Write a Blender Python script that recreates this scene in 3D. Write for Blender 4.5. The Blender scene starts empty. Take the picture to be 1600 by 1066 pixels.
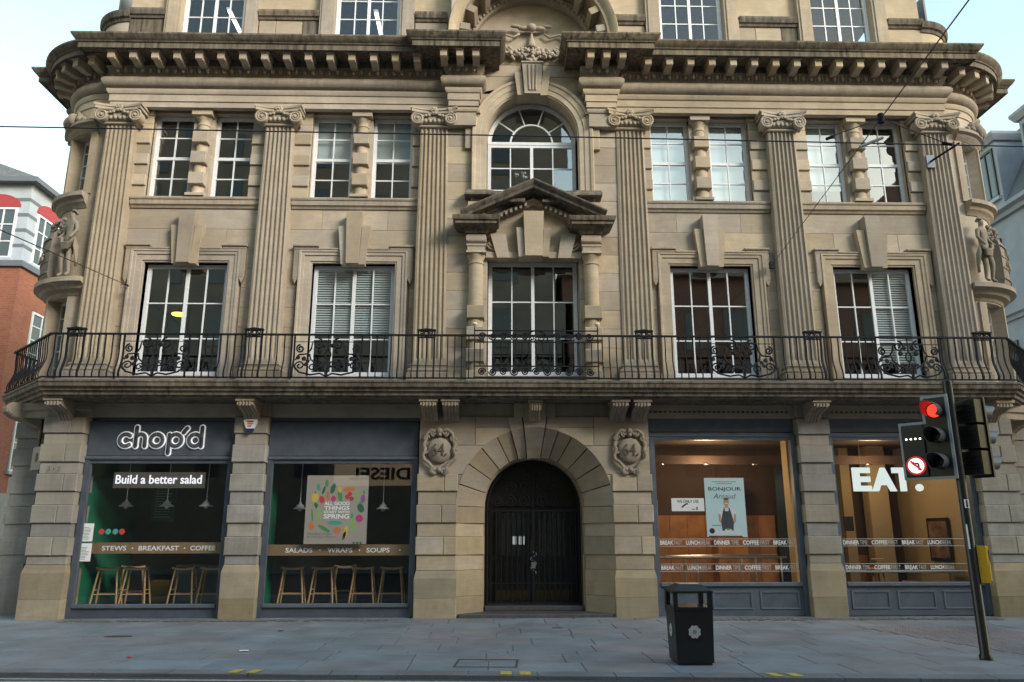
import bpy, math, random
from math import sin, cos, pi, radians, atan2, hypot, sqrt
from mathutils import Vector, Matrix
random.seed(7)
SC = bpy.context.scene
COL = SC.collection

# ------------------------------------------------------------------ camera
cam_d = bpy.data.cameras.new('camera')
cam = bpy.data.objects.new('camera', cam_d); COL.objects.link(cam)
cam_d.sensor_width = 36.0
cam_d.lens = 1197.63 / 1600 * 36.0
cam_d.clip_start = 0.1; cam_d.clip_end = 2000
cam.location = (-0.897, -16.94, 1.70)
cam.rotation_euler = (radians(90 + 14.10), radians(0.07), radians(-1.35))
SC.camera = cam

# ------------------------------------------------------------------ sky, sun, exposure
SUN_EL, SUN_AZ = radians(25), radians(131)      # light from the open sky to the right, in front of the building
world = bpy.data.worlds.new('World'); SC.world = world; world.use_nodes = True
wn = world.node_tree; wn.nodes.clear()
sky = wn.nodes.new('ShaderNodeTexSky'); sky.sky_type = 'NISHITA'; sky.sun_disc = False
sky.sun_elevation = SUN_EL; sky.sun_rotation = SUN_AZ
sky.air_density = 2.5; sky.dust_density = 1.0; sky.ozone_density = 2.2; sky.altitude = 60
bg = wn.nodes.new('ShaderNodeBackground'); bg.inputs['Strength'].default_value = 0.14
wo = wn.nodes.new('ShaderNodeOutputWorld')
wn.links.new(sky.outputs[0], bg.inputs[0]); wn.links.new(bg.outputs[0], wo.inputs[0])
sun_d = bpy.data.lights.new('sun', 'SUN'); sun_d.energy = 1.5; sun_d.angle = radians(22); sun_d.color = (1.0, 0.96, 0.90)
sun = bpy.data.objects.new('sun', sun_d); COL.objects.link(sun)
_d = Vector((sin(SUN_AZ) * cos(SUN_EL), cos(SUN_AZ) * cos(SUN_EL), sin(SUN_EL)))   # towards the sun
sun.rotation_euler = _d.to_track_quat('Z', 'Y').to_euler()
SC.view_settings.view_transform = 'Standard'; SC.view_settings.look = 'None'
SC.view_settings.gamma = 1.0; SC.view_settings.use_curve_mapping = False
SC.view_settings.exposure = 1.46
SC.cycles.max_bounces = 8; SC.cycles.transparent_max_bounces = 12

# ------------------------------------------------------------------ helpers
def link(o, parent=None):
    COL.objects.link(o)
    if parent is not None:
        o.parent = parent
    return o

def mesh(name, V, F, mat, parent=None, smooth=False, kind=None):
    me = bpy.data.meshes.new(name)
    me.from_pydata([tuple(v) for v in V], [], [tuple(f) for f in F]); me.update()
    if smooth:
        me.polygons.foreach_set('use_smooth', [True] * len(me.polygons))
    if mat is not None:
        me.materials.append(mat)
    o = bpy.data.objects.new(name, me); link(o, parent)
    if kind: o['kind'] = kind
    return o

def tag(o, label, cat, group=None, kind=None):
    o['label'] = label; o['category'] = cat
    if group: o['group'] = group
    if kind: o['kind'] = kind
    return o

def thing(name, label, cat, loc=(0, 0, 0), group=None, rz=0.0):
    o = bpy.data.objects.new(name, None); link(o); o.location = loc; o.rotation_euler = (0, 0, rz)
    o.empty_display_size = .2
    return tag(o, label, cat, group)

def dup(o, parent=None):
    c = o.copy(); link(c, parent)
    for ch in o.children:
        dup(ch, c)
    return c

class MB:
    """collects vertices and faces"""
    def __init__(s): s.V = []; s.F = []
    def add(s, V, F):
        n = len(s.V); s.V += [tuple(v) for v in V]; s.F += [tuple(i + n for i in f) for f in F]; return s
    def box(s, x0, x1, y0, y1, z0, z1):
        V = [(x0,y0,z0),(x1,y0,z0),(x1,y1,z0),(x0,y1,z0),(x0,y0,z1),(x1,y0,z1),(x1,y1,z1),(x0,y1,z1)]
        return s.add(V, [(0,3,2,1),(4,5,6,7),(0,1,5,4),(1,2,6,5),(2,3,7,6),(3,0,4,7)])
    def block(s, x0, x1, y0, y1, z0, z1, c=.006):
        """box whose front (y0) edges are chamfered"""
        V = [(x0,y0+c,z0),(x1,y0+c,z0),(x1,y0+c,z1),(x0,y0+c,z1),
             (x0+c,y0,z0+c),(x1-c,y0,z0+c),(x1-c,y0,z1-c),(x0+c,y0,z1-c),
             (x0,y1,z0),(x1,y1,z0),(x1,y1,z1),(x0,y1,z1)]
        F = [(4,5,6,7),(0,1,5,4),(1,2,6,5),(2,3,7,6),(3,0,4,7),(0,8,9,1),(1,9,10,2),(2,10,11,3),(3,11,8,0),(8,11,10,9)]
        return s.add(V, F)
    def prism(s, poly, a0, a1, axis='y'):
        """polygon extruded along an axis; poly is ccw seen from -axis for y: (x,z)"""
        n = len(poly); V = []
        for a in (a0, a1):
            for p, q in poly:
                V.append({'y': (p, a, q), 'x': (a, p, q), 'z': (p, q, a)}[axis])
        F = [tuple(range(n)), tuple(range(2*n-1, n-1, -1))]
        for i in range(n):
            j = (i+1) % n; F.append((i, i+n, j+n, j))
        return s.add(V, F)
    def tube(s, pts, r, n=6, closed=False, rs=None, flat=None):
        pts = [Vector(p) for p in pts]; m = len(pts); base = len(s.V); up = None
        for i, p in enumerate(pts):
            if closed: t = pts[(i+1) % m] - pts[i-1]
            else: t = pts[min(i+1, m-1)] - pts[max(i-1, 0)]
            t.normalize()
            if up is None:
                up = Vector((0, 1, 0)) if abs(t.y) < .9 else Vector((1, 0, 0))
            b = t.cross(up)
            if b.length < 1e-5: b = t.orthogonal()
            b.normalize(); u = b.cross(t).normalized(); up = u
            rr = rs[i] if rs else r
            for k in range(n):
                a = 2*pi*(k+.5)/n
                v = b*cos(a)*rr + u*sin(a)*rr
                if flat: v.y *= flat
                s.V.append(tuple(p + v))
        rng = m if closed else m-1
        for i in range(rng):
            for k in range(n):
                a = base+i*n+k; b_ = base+i*n+(k+1) % n; c = base+((i+1) % m)*n+(k+1) % n; d = base+((i+1) % m)*n+k
                s.F.append((a, b_, c, d))
        if not closed:
            s.F.append(tuple(base+k for k in range(n-1, -1, -1))); s.F.append(tuple(base+(m-1)*n+k for k in range(n)))
        return s
    def lathe(s, prof, cx=0, cy=0, n=20, a0=0, a1=2*pi, sx=1, sy=1):
        """prof: (r,z) bottom to top"""
        full = abs(a1-a0-2*pi) < 1e-6; base = len(s.V); m = n if full else n+1
        for r, z in prof:
            for k in range(m):
                a = a0+(a1-a0)*k/n
                s.V.append((cx+cos(a)*r*sx, cy+sin(a)*r*sy, z))
        for i in range(len(prof)-1):
            for k in range(n):
                k2 = (k+1) % m
                s.F.append((base+i*m+k, base+i*m+k2, base+(i+1)*m+k2, base+(i+1)*m+k))
        if full:
            s.F.append(tuple(base+k for k in range(m-1, -1, -1))); e = base+(len(prof)-1)*m
            s.F.append(tuple(e+k for k in range(m)))
        return s
    def ball(s, c, r, n=8, m=6, sc=(1, 1, 1)):
        base = len(s.V); c = Vector(c)
        for i in range(1, m):
            t = pi*i/m
            for k in range(n):
                a = 2*pi*k/n
                s.V.append((c.x+r*sc[0]*sin(t)*cos(a), c.y+r*sc[1]*sin(t)*sin(a), c.z+r*sc[2]*cos(t)))
        s.V.append((c.x, c.y, c.z+r*sc[2])); s.V.append((c.x, c.y, c.z-r*sc[2])); T = len(s.V)-2
        for i in range(m-2):
            for k in range(n):
                a = base+i*n+k; b = base+i*n+(k+1) % n
                s.F.append((a, a+n, b+n, b))
        for k in range(n):
            s.F.append((T, base+k, base+(k+1) % n)); s.F.append((T+1, base+(m-2)*n+(k+1) % n, base+(m-2)*n+k))
        return s
    def sweep(s, path, prof, closed_prof=True, plane='xy', caps=True):
        """profile (d,h) carried along a plan path with mitred corners; d goes to the right hand of the path.
        plane 'xy': h is z.  plane 'xz': path is (x,z), h is y."""
        P = [Vector((p[0], p[1])) for p in path]; m = len(P); base = len(s.V); q = len(prof)
        for i, p in enumerate(P):
            e0 = (P[i]-P[i-1]).normalized() if i > 0 else None
            e1 = (P[i+1]-P[i]).normalized() if i < m-1 else None
            if e0 is None: e0 = e1
            if e1 is None: e1 = e0
            n0 = Vector((e0.y, -e0.x)); n1 = Vector((e1.y, -e1.x))
            b = n0+n1
            b = b / max(.15, (1+n0.dot(n1)))
            for d, h in prof:
                v = p + b*d
                s.V.append((v.x, v.y, h) if plane == 'xy' else (v.x, h, v.y))
        k = q if closed_prof else q-1
        for i in range(m-1):
            for j in range(k):
                a = base+i*q+j; b_ = base+i*q+(j+1) % q
                s.F.append((a, b_, b_+q, a+q))
        if caps and closed_prof:
            s.F.append(tuple(base+j for j in range(q-1, -1, -1))); s.F.append(tuple(base+(m-1)*q+j for j in range(q)))
        return s
    def move(s, dx=0, dy=0, dz=0, start=0):
        for i in range(start, len(s.V)):
            v = s.V[i]; s.V[i] = (v[0]+dx, v[1]+dy, v[2]+dz)
        return s
    def build(s, name, mat, parent=None, smooth=False, kind=None, recalc=True):
        o = mesh(name, s.V, s.F, mat, parent, smooth, kind)
        if recalc:
            import bmesh
            bm = bmesh.new(); bm.from_mesh(o.data); bmesh.ops.recalc_face_normals(bm, faces=bm.faces); bm.to_mesh(o.data); bm.free()
        return o

def autosmooth(o, ang=40):
    import bmesh
    bm = bmesh.new(); bm.from_mesh(o.data)
    for f in bm.faces: f.smooth = True
    for e in bm.edges:
        if len(e.link_faces) == 2 and e.calc_face_angle(0) > radians(ang): e.smooth = False
        elif len(e.link_faces) != 2: e.smooth = False
    bm.to_mesh(o.data); bm.free()
    return o

def arc(cx, cy, r, a0, a1, n):
    return [(cx+r*cos(radians(a0+(a1-a0)*i/n)), cy+r*sin(radians(a0+(a1-a0)*i/n))) for i in range(n+1)]

def text_mesh(name, body, mat, parent, x0, x1, z0, z1, y, extrude=.002, bold=0.0, mirror=False, keep=False, res=3, shear=0.0):
    """lettering standing on the plane y, facing -y, fitted into the box"""
    cu = bpy.data.curves.new(name, 'FONT'); cu.body = body; cu.size = 1; cu.extrude = 0.0; cu.offset = bold; cu.resolution_u = res; cu.shear = shear
    t = bpy.data.objects.new(name, cu); COL.objects.link(t)
    dg = bpy.context.evaluated_depsgraph_get()
    me = bpy.data.meshes.new_from_object(t.evaluated_get(dg))
    bpy.data.objects.remove(t)
    xs = [v.co.x for v in me.vertices]; ys = [v.co.y for v in me.vertices]
    ax, bx, ay, by = min(xs), max(xs), min(ys), max(ys)
    sx = (x1-x0)/(bx-ax); sz = (z1-z0)/(by-ay)
    if keep: sx = sz = min(sx, sz)
    V = []
    for v in me.vertices:
        u = (v.co.x-ax)*sx
        X = x1-u if mirror else x0+u
        V.append((X, y, z0+(v.co.y-ay)*sz))
    F = [tuple(p.vertices) for p in me.polygons]
    if mirror: F = [f[::-1] for f in F]
    if extrude > .004:
        n = len(V); ed = {}
        for f in F:
            for i in range(len(f)):
                e = (f[i], f[(i+1) % len(f)]); ed[e] = ed.get(e, 0)+1
        F2 = list(F)
        for (a, b) in list(ed):
            if (b, a) not in ed: F2.append((a, a+n, b+n, b))
        V = V + [(v[0], v[1]+extrude, v[2]) for v in V]; F = F2
    bpy.data.meshes.remove(me)
    return mesh(name, V, F, mat, parent)
# ------------------------------------------------------------------ materials
def newmat(name):
    m = bpy.data.materials.new(name); m.use_nodes = True
    return m, m.node_tree, m.node_tree.nodes['Principled BSDF']

def plain(name, col, rough=.6, metal=0.0, spec=.5, noise=0.0, nscale=30, bump=0.0, emit=None, es=0.0):
    m, nt, b = newmat(name)
    b.inputs['Base Color'].default_value = (*col, 1); b.inputs['Roughness'].default_value = rough
    b.inputs['Metallic'].default_value = metal; b.inputs['Specular IOR Level'].default_value = spec
    if emit:
        b.inputs['Emission Color'].default_value = (*emit, 1); b.inputs['Emission Strength'].default_value = es
    if noise or bump:
        tc = nt.nodes.new('ShaderNodeTexCoord'); no = nt.nodes.new('ShaderNodeTexNoise')
        no.inputs['Scale'].default_value = nscale; no.inputs['Detail'].default_value = 6
        nt.links.new(tc.outputs['Object'], no.inputs['Vector'])
        if noise:
            mr = nt.nodes.new('ShaderNodeMapRange'); mr.inputs[1].default_value = .3; mr.inputs[2].default_value = .7
            mr.inputs[3].default_value = 1-noise; mr.inputs[4].default_value = 1+noise
            nt.links.new(no.outputs[0], mr.inputs[0])
            mx = nt.nodes.new('ShaderNodeMix'); mx.data_type = 'RGBA'; mx.blend_type = 'MULTIPLY'; mx.inputs[0].default_value = 1
            mx.inputs[6].default_value = (*col, 1); nt.links.new(mr.outputs[0], mx.inputs[7]); nt.links.new(mx.outputs[2], b.inputs['Base Color'])
            r2 = nt.nodes.new('ShaderNodeMapRange'); r2.inputs[3].default_value = max(0, rough-.12); r2.inputs[4].default_value = min(1, rough+.12)
            nt.links.new(no.outputs[0], r2.inputs[0]); nt.links.new(r2.outputs[0], b.inputs['Roughness'])
        if bump:
            bp = nt.nodes.new('ShaderNodeBump'); bp.inputs['Strength'].default_value = bump; bp.inputs['Distance'].default_value = .01
            nt.links.new(no.outputs[0], bp.inputs['Height']); nt.links.new(bp.outputs[0], b.inputs['Normal'])
    return m

def stone(name, base=(.44, .368, .280), dark=(.13, .11, .09), soot=.6, streak=.0, var=.15, grain=1.0, grey=.55):
    """weathered buff sandstone: every block its own tone, bedding lines, soot patches and rain streaks"""
    m, nt, b = newmat(name); N = nt.nodes; L = nt.links
    tc = N.new('ShaderNodeTexCoord'); oi = N.new('ShaderNodeObjectInfo')
    off = N.new('ShaderNodeVectorMath'); off.operation = 'MULTIPLY_ADD'
    cx = N.new('ShaderNodeCombineXYZ')
    for i in range(3): L.new(oi.outputs['Random'], cx.inputs[i])
    L.new(cx.outputs[0], off.inputs[0]); off.inputs[1].default_value = (37, 11, 23); L.new(tc.outputs['Object'], off.inputs[2])
    def noise(scale, vec, detail=5, rough=.6):
        n = N.new('ShaderNodeTexNoise'); n.inputs['Scale'].default_value = scale; n.inputs['Detail'].default_value = detail; n.inputs['Roughness'].default_value = rough
        L.new(vec, n.inputs['Vector']); return n.outputs[0]
    def scaled(v, s):
        q = N.new('ShaderNodeVectorMath'); q.operation = 'MULTIPLY'; L.new(v, q.inputs[0]); q.inputs[1].default_value = s; return q.outputs[0]
    def mr(f, a, b_, c, d):
        q = N.new('ShaderNodeMapRange'); L.new(f, q.inputs[0])
        for i, v in enumerate((a, b_, c, d)): q.inputs[i+1].default_value = v
        return q.outputs[0]
    def mix(t, fac, A, B):
        q = N.new('ShaderNodeMix'); q.data_type = 'RGBA'; q.blend_type = t
        if hasattr(fac, 'links'): L.new(fac, q.inputs[0])
        else: q.inputs[0].default_value = fac
        for i, c in ((6, A), (7, B)):
            if hasattr(c, 'links'): L.new(c, q.inputs[i])
            else: q.inputs[i].default_value = (*c, 1)
        return q.outputs[2]
    big = noise(.55, tc.outputs['Object'], 4); med = noise(3.2, off.outputs[0], 6); fine = noise(55, off.outputs[0], 4, .7)
    bed = noise(1.6, scaled(off.outputs[0], (1.2, 1.2, 13)), 4)
    gr = (base[0]*.90, base[1]*.93, base[2]*1.06); wm = (base[0]*1.07, base[1]*.985, base[2]*.80)
    col = mix('MIX', mr(oi.outputs['Random'], 0, 1, 0, 1), gr, wm)
    col = mix('MIX', grey, base, col)
    r2 = N.new('ShaderNodeMath'); r2.operation = 'FRACT'; r3 = N.new('ShaderNodeMath'); r3.operation = 'MULTIPLY'; r3.inputs[1].default_value = 17.3
    L.new(oi.outputs['Random'], r3.inputs[0]); L.new(r3.outputs[0], r2.inputs[0])
    col = mix('MULTIPLY', 1.0, col, mr(r2.outputs[0], 0, 1, 1-var*1.15, 1+var*1.15))
    col = mix('MULTIPLY', grain, col, mr(bed, .3, .7, .93, 1.06))
    col = mix('MULTIPLY', grain, col, mr(med, .3, .7, .84, 1.13))
    col = mix('MULTIPLY', grain, col, mr(fine, .3, .7, .90, 1.08))
    sm = N.new('ShaderNodeMath'); sm.operation = 'MULTIPLY'; L.new(mr(big, .42, .68, 0, 1), sm.inputs[0]); L.new(mr(med, .35, .65, .2, 1), sm.inputs[1])
    sf = N.new('ShaderNodeMath'); sf.operation = 'MULTIPLY'; L.new(sm.outputs[0], sf.inputs[0]); sf.inputs[1].default_value = soot
    col = mix('MIX', sf.outputs[0], col, dark)
    if streak:
        st = noise(2.2, scaled(tc.outputs['Object'], (4.5, 4.5, .35)), 5, .65)
        q = N.new('ShaderNodeMath'); q.operation = 'MULTIPLY'; L.new(mr(st, .38, .64, 0, 1), q.inputs[0]); L.new(mr(noise(.9, tc.outputs['Object'], 3), .38, .62, streak*.5, streak), q.inputs[1])
        col = mix('MIX', q.outputs[0], col, (dark[0]*.5, dark[1]*.5, dark[2]*.5))
    L.new(col, b.inputs['Base Color']); b.inputs['Roughness'].default_value = .9; b.inputs['Specular IOR Level'].default_value = .2
    ad = N.new('ShaderNodeMath'); ad.operation = 'ADD'; L.new(mr(fine, 0, 1, 0, .35), ad.inputs[0]); L.new(med, ad.inputs[1])
    bp = N.new('ShaderNodeBump'); bp.inputs['Strength'].default_value = .35; bp.inputs['Distance'].default_value = .012
    L.new(ad.outputs[0], bp.inputs['Height']); L.new(bp.outputs[0], b.inputs['Normal'])
    return m

def glassmat(name, refl=.12, tint=(1, 1, 1), wav=.0):
    m = bpy.data.materials.new(name); m.use_nodes = True; nt = m.node_tree; N = nt.nodes; L = nt.links
    for n in list(N): N.remove(n)
    out = N.new('ShaderNodeOutputMaterial'); mx = N.new('ShaderNodeMixShader'); tr = N.new('ShaderNodeBsdfTransparent'); gl = N.new('ShaderNodeBsdfGlossy')
    tr.inputs[0].default_value = (*tint, 1); gl.inputs['Roughness'].default_value = .015; gl.inputs[0].default_value = (.95, .97, 1, 1)
    lw = N.new('ShaderNodeLayerWeight'); lw.inputs[0].default_value = .5
    fr = N.new('ShaderNodeMath'); fr.operation = 'POWER'; fr.inputs[1].default_value = 5; L.new(lw.outputs['Facing'], fr.inputs[0])
    mr = N.new('ShaderNodeMapRange'); mr.inputs[1].default_value = 0; mr.inputs[2].default_value = 1; mr.inputs[3].default_value = refl; mr.inputs[4].default_value = 1
    L.new(fr.outputs[0], mr.inputs[0]); L.new(mr.outputs[0], mx.inputs[0]); L.new(tr.outputs[0], mx.inputs[1]); L.new(gl.outputs[0], mx.inputs[2]); L.new(mx.outputs[0], out.inputs[0])
    if wav:
        tc = N.new('ShaderNodeTexCoord'); no = N.new('ShaderNodeTexNoise'); no.inputs['Scale'].default_value = 2.2; no.inputs['Detail'].default_value = 1
        oi = N.new('ShaderNodeObjectInfo'); ad = N.new('ShaderNodeVectorMath'); ad.operation = 'MULTIPLY_ADD'; ad.inputs[1].default_value = (9, 9, 9)
        L.new(oi.outputs['Random'], ad.inputs[0]); L.new(tc.outputs['Object'], ad.inputs[2]); L.new(ad.outputs[0], no.inputs['Vector'])
        bp = N.new('ShaderNodeBump'); bp.inputs['Strength'].default_value = wav; bp.inputs['Distance'].default_value = .02
        L.new(no.outputs[0], bp.inputs['Height']); L.new(bp.outputs[0], gl.inputs['Normal'])
    return m

def emis(name, col, s):
    m = bpy.data.materials.new(name); m.use_nodes = True; nt = m.node_tree
    for n in list(nt.nodes): nt.nodes.remove(n)
    o = nt.nodes.new('ShaderNodeOutputMaterial'); e = nt.nodes.new('ShaderNodeEmission'); e.inputs[0].default_value = (*col, 1); e.inputs[1].default_value = s
    nt.links.new(e.outputs[0], o.inputs[0]); return m

def brickmat(name, c1, c2, mortar, scale=1.0, bw=.225, bh=.075, rot=False):
    m, nt, b = newmat(name); N = nt.nodes; L = nt.links
    tc = N.new('ShaderNodeTexCoord'); sp = N.new('ShaderNodeSeparateXYZ'); cb = N.new('ShaderNodeCombineXYZ'); ad = N.new('ShaderNodeMath'); ad.operation = 'ADD'
    L.new(tc.outputs['Object'], sp.inputs[0]); L.new(sp.outputs[0], ad.inputs[0]); L.new(sp.outputs[1], ad.inputs[1])
    L.new(ad.outputs[0], cb.inputs[0]); L.new(sp.outputs[2], cb.inputs[1])
    br = N.new('ShaderNodeTexBrick'); br.inputs['Scale'].default_value = scale; br.inputs['Brick Width'].default_value = bw; br.inputs['Row Height'].default_value = bh
    br.inputs['Mortar Size'].default_value = .006; br.inputs['Color1'].default_value = (*c1, 1); br.inputs['Color2'].default_value = (*c2, 1); br.inputs['Mortar'].default_value = (*mortar, 1)
    L.new(cb.outputs[0], br.inputs['Vector'])
    no = N.new('ShaderNodeTexNoise'); no.inputs['Scale'].default_value = .9; no.inputs['Detail'].default_value = 6; L.new(tc.outputs['Object'], no.inputs['Vector'])
    mr = N.new('ShaderNodeMapRange'); mr.inputs[3].default_value = .7; mr.inputs[4].default_value = 1.25; L.new(no.outputs[0], mr.inputs[0])
    mx = N.new('ShaderNodeMix'); mx.data_type = 'RGBA'; mx.blend_type = 'MULTIPLY'; mx.inputs[0].default_value = 1
    L.new(br.outputs[0], mx.inputs[6]); L.new(mr.outputs[0], mx.inputs[7]); L.new(mx.outputs[2], b.inputs['Base Color']); b.inputs['Roughness'].default_value = .9
    return m

M = {}
M['stone'] = stone('sandstone')
M['stone_carved'] = stone('carved_sandstone', base=(.39, .33, .258), soot=.6, var=.06)
M['stone_flute'] = stone('pilaster_sandstone', base=(.43, .362, .280), soot=.45, var=.06, streak=.25)
M['stone_dirty'] = stone('sooty_sandstone', base=(.225, .19, .145), soot=.9, streak=.95, var=.08, dark=(.07, .06, .05))
M['stone_under'] = stone('moulded_sandstone', base=(.39, .328, .25), soot=.55, streak=.3, var=.08)
M['stone_base'] = stone('worn_plinth_sandstone', base=(.375, .312, .215), soot=.5, streak=.10, var=.15, grain=1.0)
M['stone_grey'] = stone('grey_pier_sandstone', base=(.355, .335, .295), soot=.5, streak=.2, var=.12)
M['stone_statue'] = stone('sooty_carved_stone', base=(.27, .232, .185), soot=.9, var=.05)
M['white_paint'] = plain('white_window_paint', (.72, .73, .74), .45, noise=.06, nscale=12)
M['grey_paint'] = plain('slate_grey_shopfront_paint', (.078, .092, .118), .42, noise=.14, nscale=5, bump=.03)
M['grey_light'] = plain('worn_grey_paint', (.11, .127, .155), .45, noise=.12, nscale=6)
M['iron'] = plain('black_wrought_iron', (.010, .011, .014), .7, spec=.2, noise=.2, nscale=20)
M['glass'] = glassmat('old_window_glass', .23, (.80, .84, .84), .012)
M['atticglass'] = glassmat('attic_window_glass', .07, (.85, .9, .92), .012)
M['shopglass'] = glassmat('shop_window_glass', .065, (.97, .98, .98), .0)
M['room'] = plain('dim_office_plaster', (.22, .21, .20), .9, noise=.1, nscale=2)
M['roomfloor'] = plain('office_carpet', (.07, .065, .06), .95)
M['shopdark'] = plain('dark_shop_wall', (.035, .036, .04), .8, noise=.2, nscale=3)
M['green'] = plain('bright_green_wall_paint', (.008, .15, .075), .6, noise=.08, nscale=4)
M['whiteprint'] = plain('white_print', (.86, .86, .86), .6)
M['blackprint'] = plain('black_print', (.012, .012, .014), .6)
M['redprint'] = plain('red_print', (.55, .03, .03), .6)
M['wood'] = plain('pale_stool_wood', (.52, .34, .17), .5, noise=.15, nscale=9)
M['darkwood'] = plain('dark_oak_door', (.012, .008, .007), .4, noise=.3, nscale=8)
M['brass'] = plain('brass_kick_plate', (.10, .078, .035), .5, metal=.8, noise=.2)
M['black'] = plain('black_plastic', (.010, .011, .013), .42, noise=.15, nscale=25)
M['blackpole'] = plain('black_pole_paint', (.009, .010, .013), .33, noise=.2, nscale=14)
M['greyplastic'] = plain('grey_backing_edge', (.30, .33, .37), .5)
M['yellow'] = plain('yellow_plastic', (.62, .36, .015), .45, noise=.08)
M['blue_paint'] = plain('blue_grey_shopfront_paint', (.092, .115, .142), .42, noise=.14, nscale=5, bump=.03)
M['blue_light'] = plain('worn_blue_grey_paint', (.115, .14, .17), .45, noise=.12, nscale=6)
M['rubber'] = plain('grey_rubber_hood', (.075, .085, .10), .45)
M['lead'] = plain('lead_flashing', (.16, .18, .2), .6, noise=.2, nscale=6)
# ------------------------------------------------------------------ ground, road, pavement
def slabmat(name, c1, c2, c3):
    m, nt, b = newmat(name); N = nt.nodes; L = nt.links
    tc = N.new('ShaderNodeTexCoord'); oi = N.new('ShaderNodeObjectInfo')
    ge = N.new('ShaderNodeNewGeometry')
    cr = N.new('ShaderNodeValToRGB'); e = cr.color_ramp.elements; e[0].color = (*c1, 1); e[1].color = (*c3, 1); k = e.new(.5); k.color = (*c2, 1)
    L.new(oi.outputs['Random'], cr.inputs[0])
    n1 = N.new('ShaderNodeTexNoise'); n1.inputs['Scale'].default_value = 1.1; n1.inputs['Detail'].default_value = 7; n1.inputs['Roughness'].default_value = .65; L.new(ge.outputs['Position'], n1.inputs['Vector'])
    n2 = N.new('ShaderNodeTexNoise'); n2.inputs['Scale'].default_value = 45; n2.inputs['Detail'].default_value = 5; L.new(ge.outputs['Position'], n2.inputs['Vector'])
    def mul(a, f, lo, hi):
        r = N.new('ShaderNodeMapRange'); r.inputs[1].default_value = .3; r.inputs[2].default_value = .7; r.inputs[3].default_value = lo; r.inputs[4].default_value = hi; L.new(f, r.inputs[0])
        x = N.new('ShaderNodeMix'); x.data_type = 'RGBA'; x.blend_type = 'MULTIPLY'; x.inputs[0].default_value = 1; L.new(a, x.inputs[6]); L.new(r.outputs[0], x.inputs[7]); return x.outputs[2]
    c = mul(cr.outputs[0], n1.outputs[0], .72, 1.18); c = mul(c, n2.outputs[0], .86, 1.1)
    vo = N.new('ShaderNodeTexVoronoi'); vo.inputs['Scale'].default_value = 2.6; L.new(ge.outputs['Position'], vo.inputs['Vector'])
    gm = N.new('ShaderNodeMapRange'); gm.inputs[1].default_value = .045; gm.inputs[2].default_value = .06; gm.inputs[3].default_value = .62; gm.inputs[4].default_value = 1.0; L.new(vo.outputs['Distance'], gm.inputs[0])
    n3 = N.new('ShaderNodeTexNoise'); n3.inputs['Scale'].default_value = .45; n3.inputs['Detail'].default_value = 8; n3.inputs['Roughness'].default_value = .7; L.new(ge.outputs['Position'], n3.inputs['Vector'])
    c = mul(c, n3.outputs[0], .78, 1.15)
    x = N.new('ShaderNodeMix'); x.data_type = 'RGBA'; x.blend_type = 'MULTIPLY'; x.inputs[0].default_value = 1; L.new(c, x.inputs[6]); L.new(gm.outputs[0], x.inputs[7]); c = x.outputs[2]
    L.new(c, b.inputs['Base Color'])
    r = N.new('ShaderNodeMapRange'); r.inputs[3].default_value = .45; r.inputs[4].default_value = .8; L.new(n1.outputs[0], r.inputs[0]); L.new(r.outputs[0], b.inputs['Roughness'])
    bp = N.new('ShaderNodeBump'); bp.inputs['Strength'].default_value = .3; bp.inputs['Distance'].default_value = .006; L.new(n2.outputs[0], bp.inputs['Height']); L.new(bp.outputs[0], b.inputs['Normal'])
    return m
M['slab'] = slabmat('york_stone_slab', (.185, .215, .245), (.225, .215, .225), (.215, .24, .265))
M['kerbm'] = slabmat('granite_kerb', (.17, .175, .19), (.195, .19, .20), (.155, .165, .18))
M['joint'] = plain('dirty_mortar', (.27, .27, .27), .95, noise=.35, nscale=9)
M['asphalt'] = plain('asphalt', (.05, .05, .055), .85, noise=.3, nscale=40, bump=.4)
M['roadpaint'] = plain('worn_cream_road_paint', (.42, .40, .34), .7, noise=.35, nscale=18)
M['yellowpaint'] = plain('worn_yellow_paint', (.50, .36, .05), .7, noise=.3, nscale=25)
M['tactile'] = slabmat('red_tactile_paving', (.225, .185, .19), (.22, .19, .195), (.205, .182, .192))
KS = -.068
def kerb_y(x): return -6.80 + KS*x
o = mesh('ground', [(-400,-400,-.07),(400,-400,-.07),(400,400,-.07),(-400,400,-.07)], [(0,1,2,3)], M['asphalt'], kind='structure')
o = mesh('road', [(-60,-17.4,-.045),(60,-17.4,-.045),(60,kerb_y(60),-.045),(-60,kerb_y(-60),-.045)], [(0,1,2,3)], M['asphalt'], kind='structure')
b = MB(); X0, X1 = -40, 40
b.add([(X0,kerb_y(X0)+.02,-.06),(X1,kerb_y(X1)+.02,-.06),(X1,20,-.06),(X0,20,-.06),(X0,kerb_y(X0)+.02,-.018),(X1,kerb_y(X1)+.02,-.018),(X1,20,-.018),(X0,20,-.018)],
      [(4,5,6,7),(0,1,5,4),(1,2,6,5),(3,0,4,7),(2,3,7,6)])
pave = b.build('pavement', M['joint'], kind='structure')
pave['label'] = 'grey stone slab pavement in front of the building'
far = mesh('far_pavement', [(-60,-40,.02),(60,-40,.02),(60,-17.5,.02),(-60,-17.5,.02)], [(0,1,2,3)], M['slab'], kind='structure')
rot = math.atan(KS)
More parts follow.
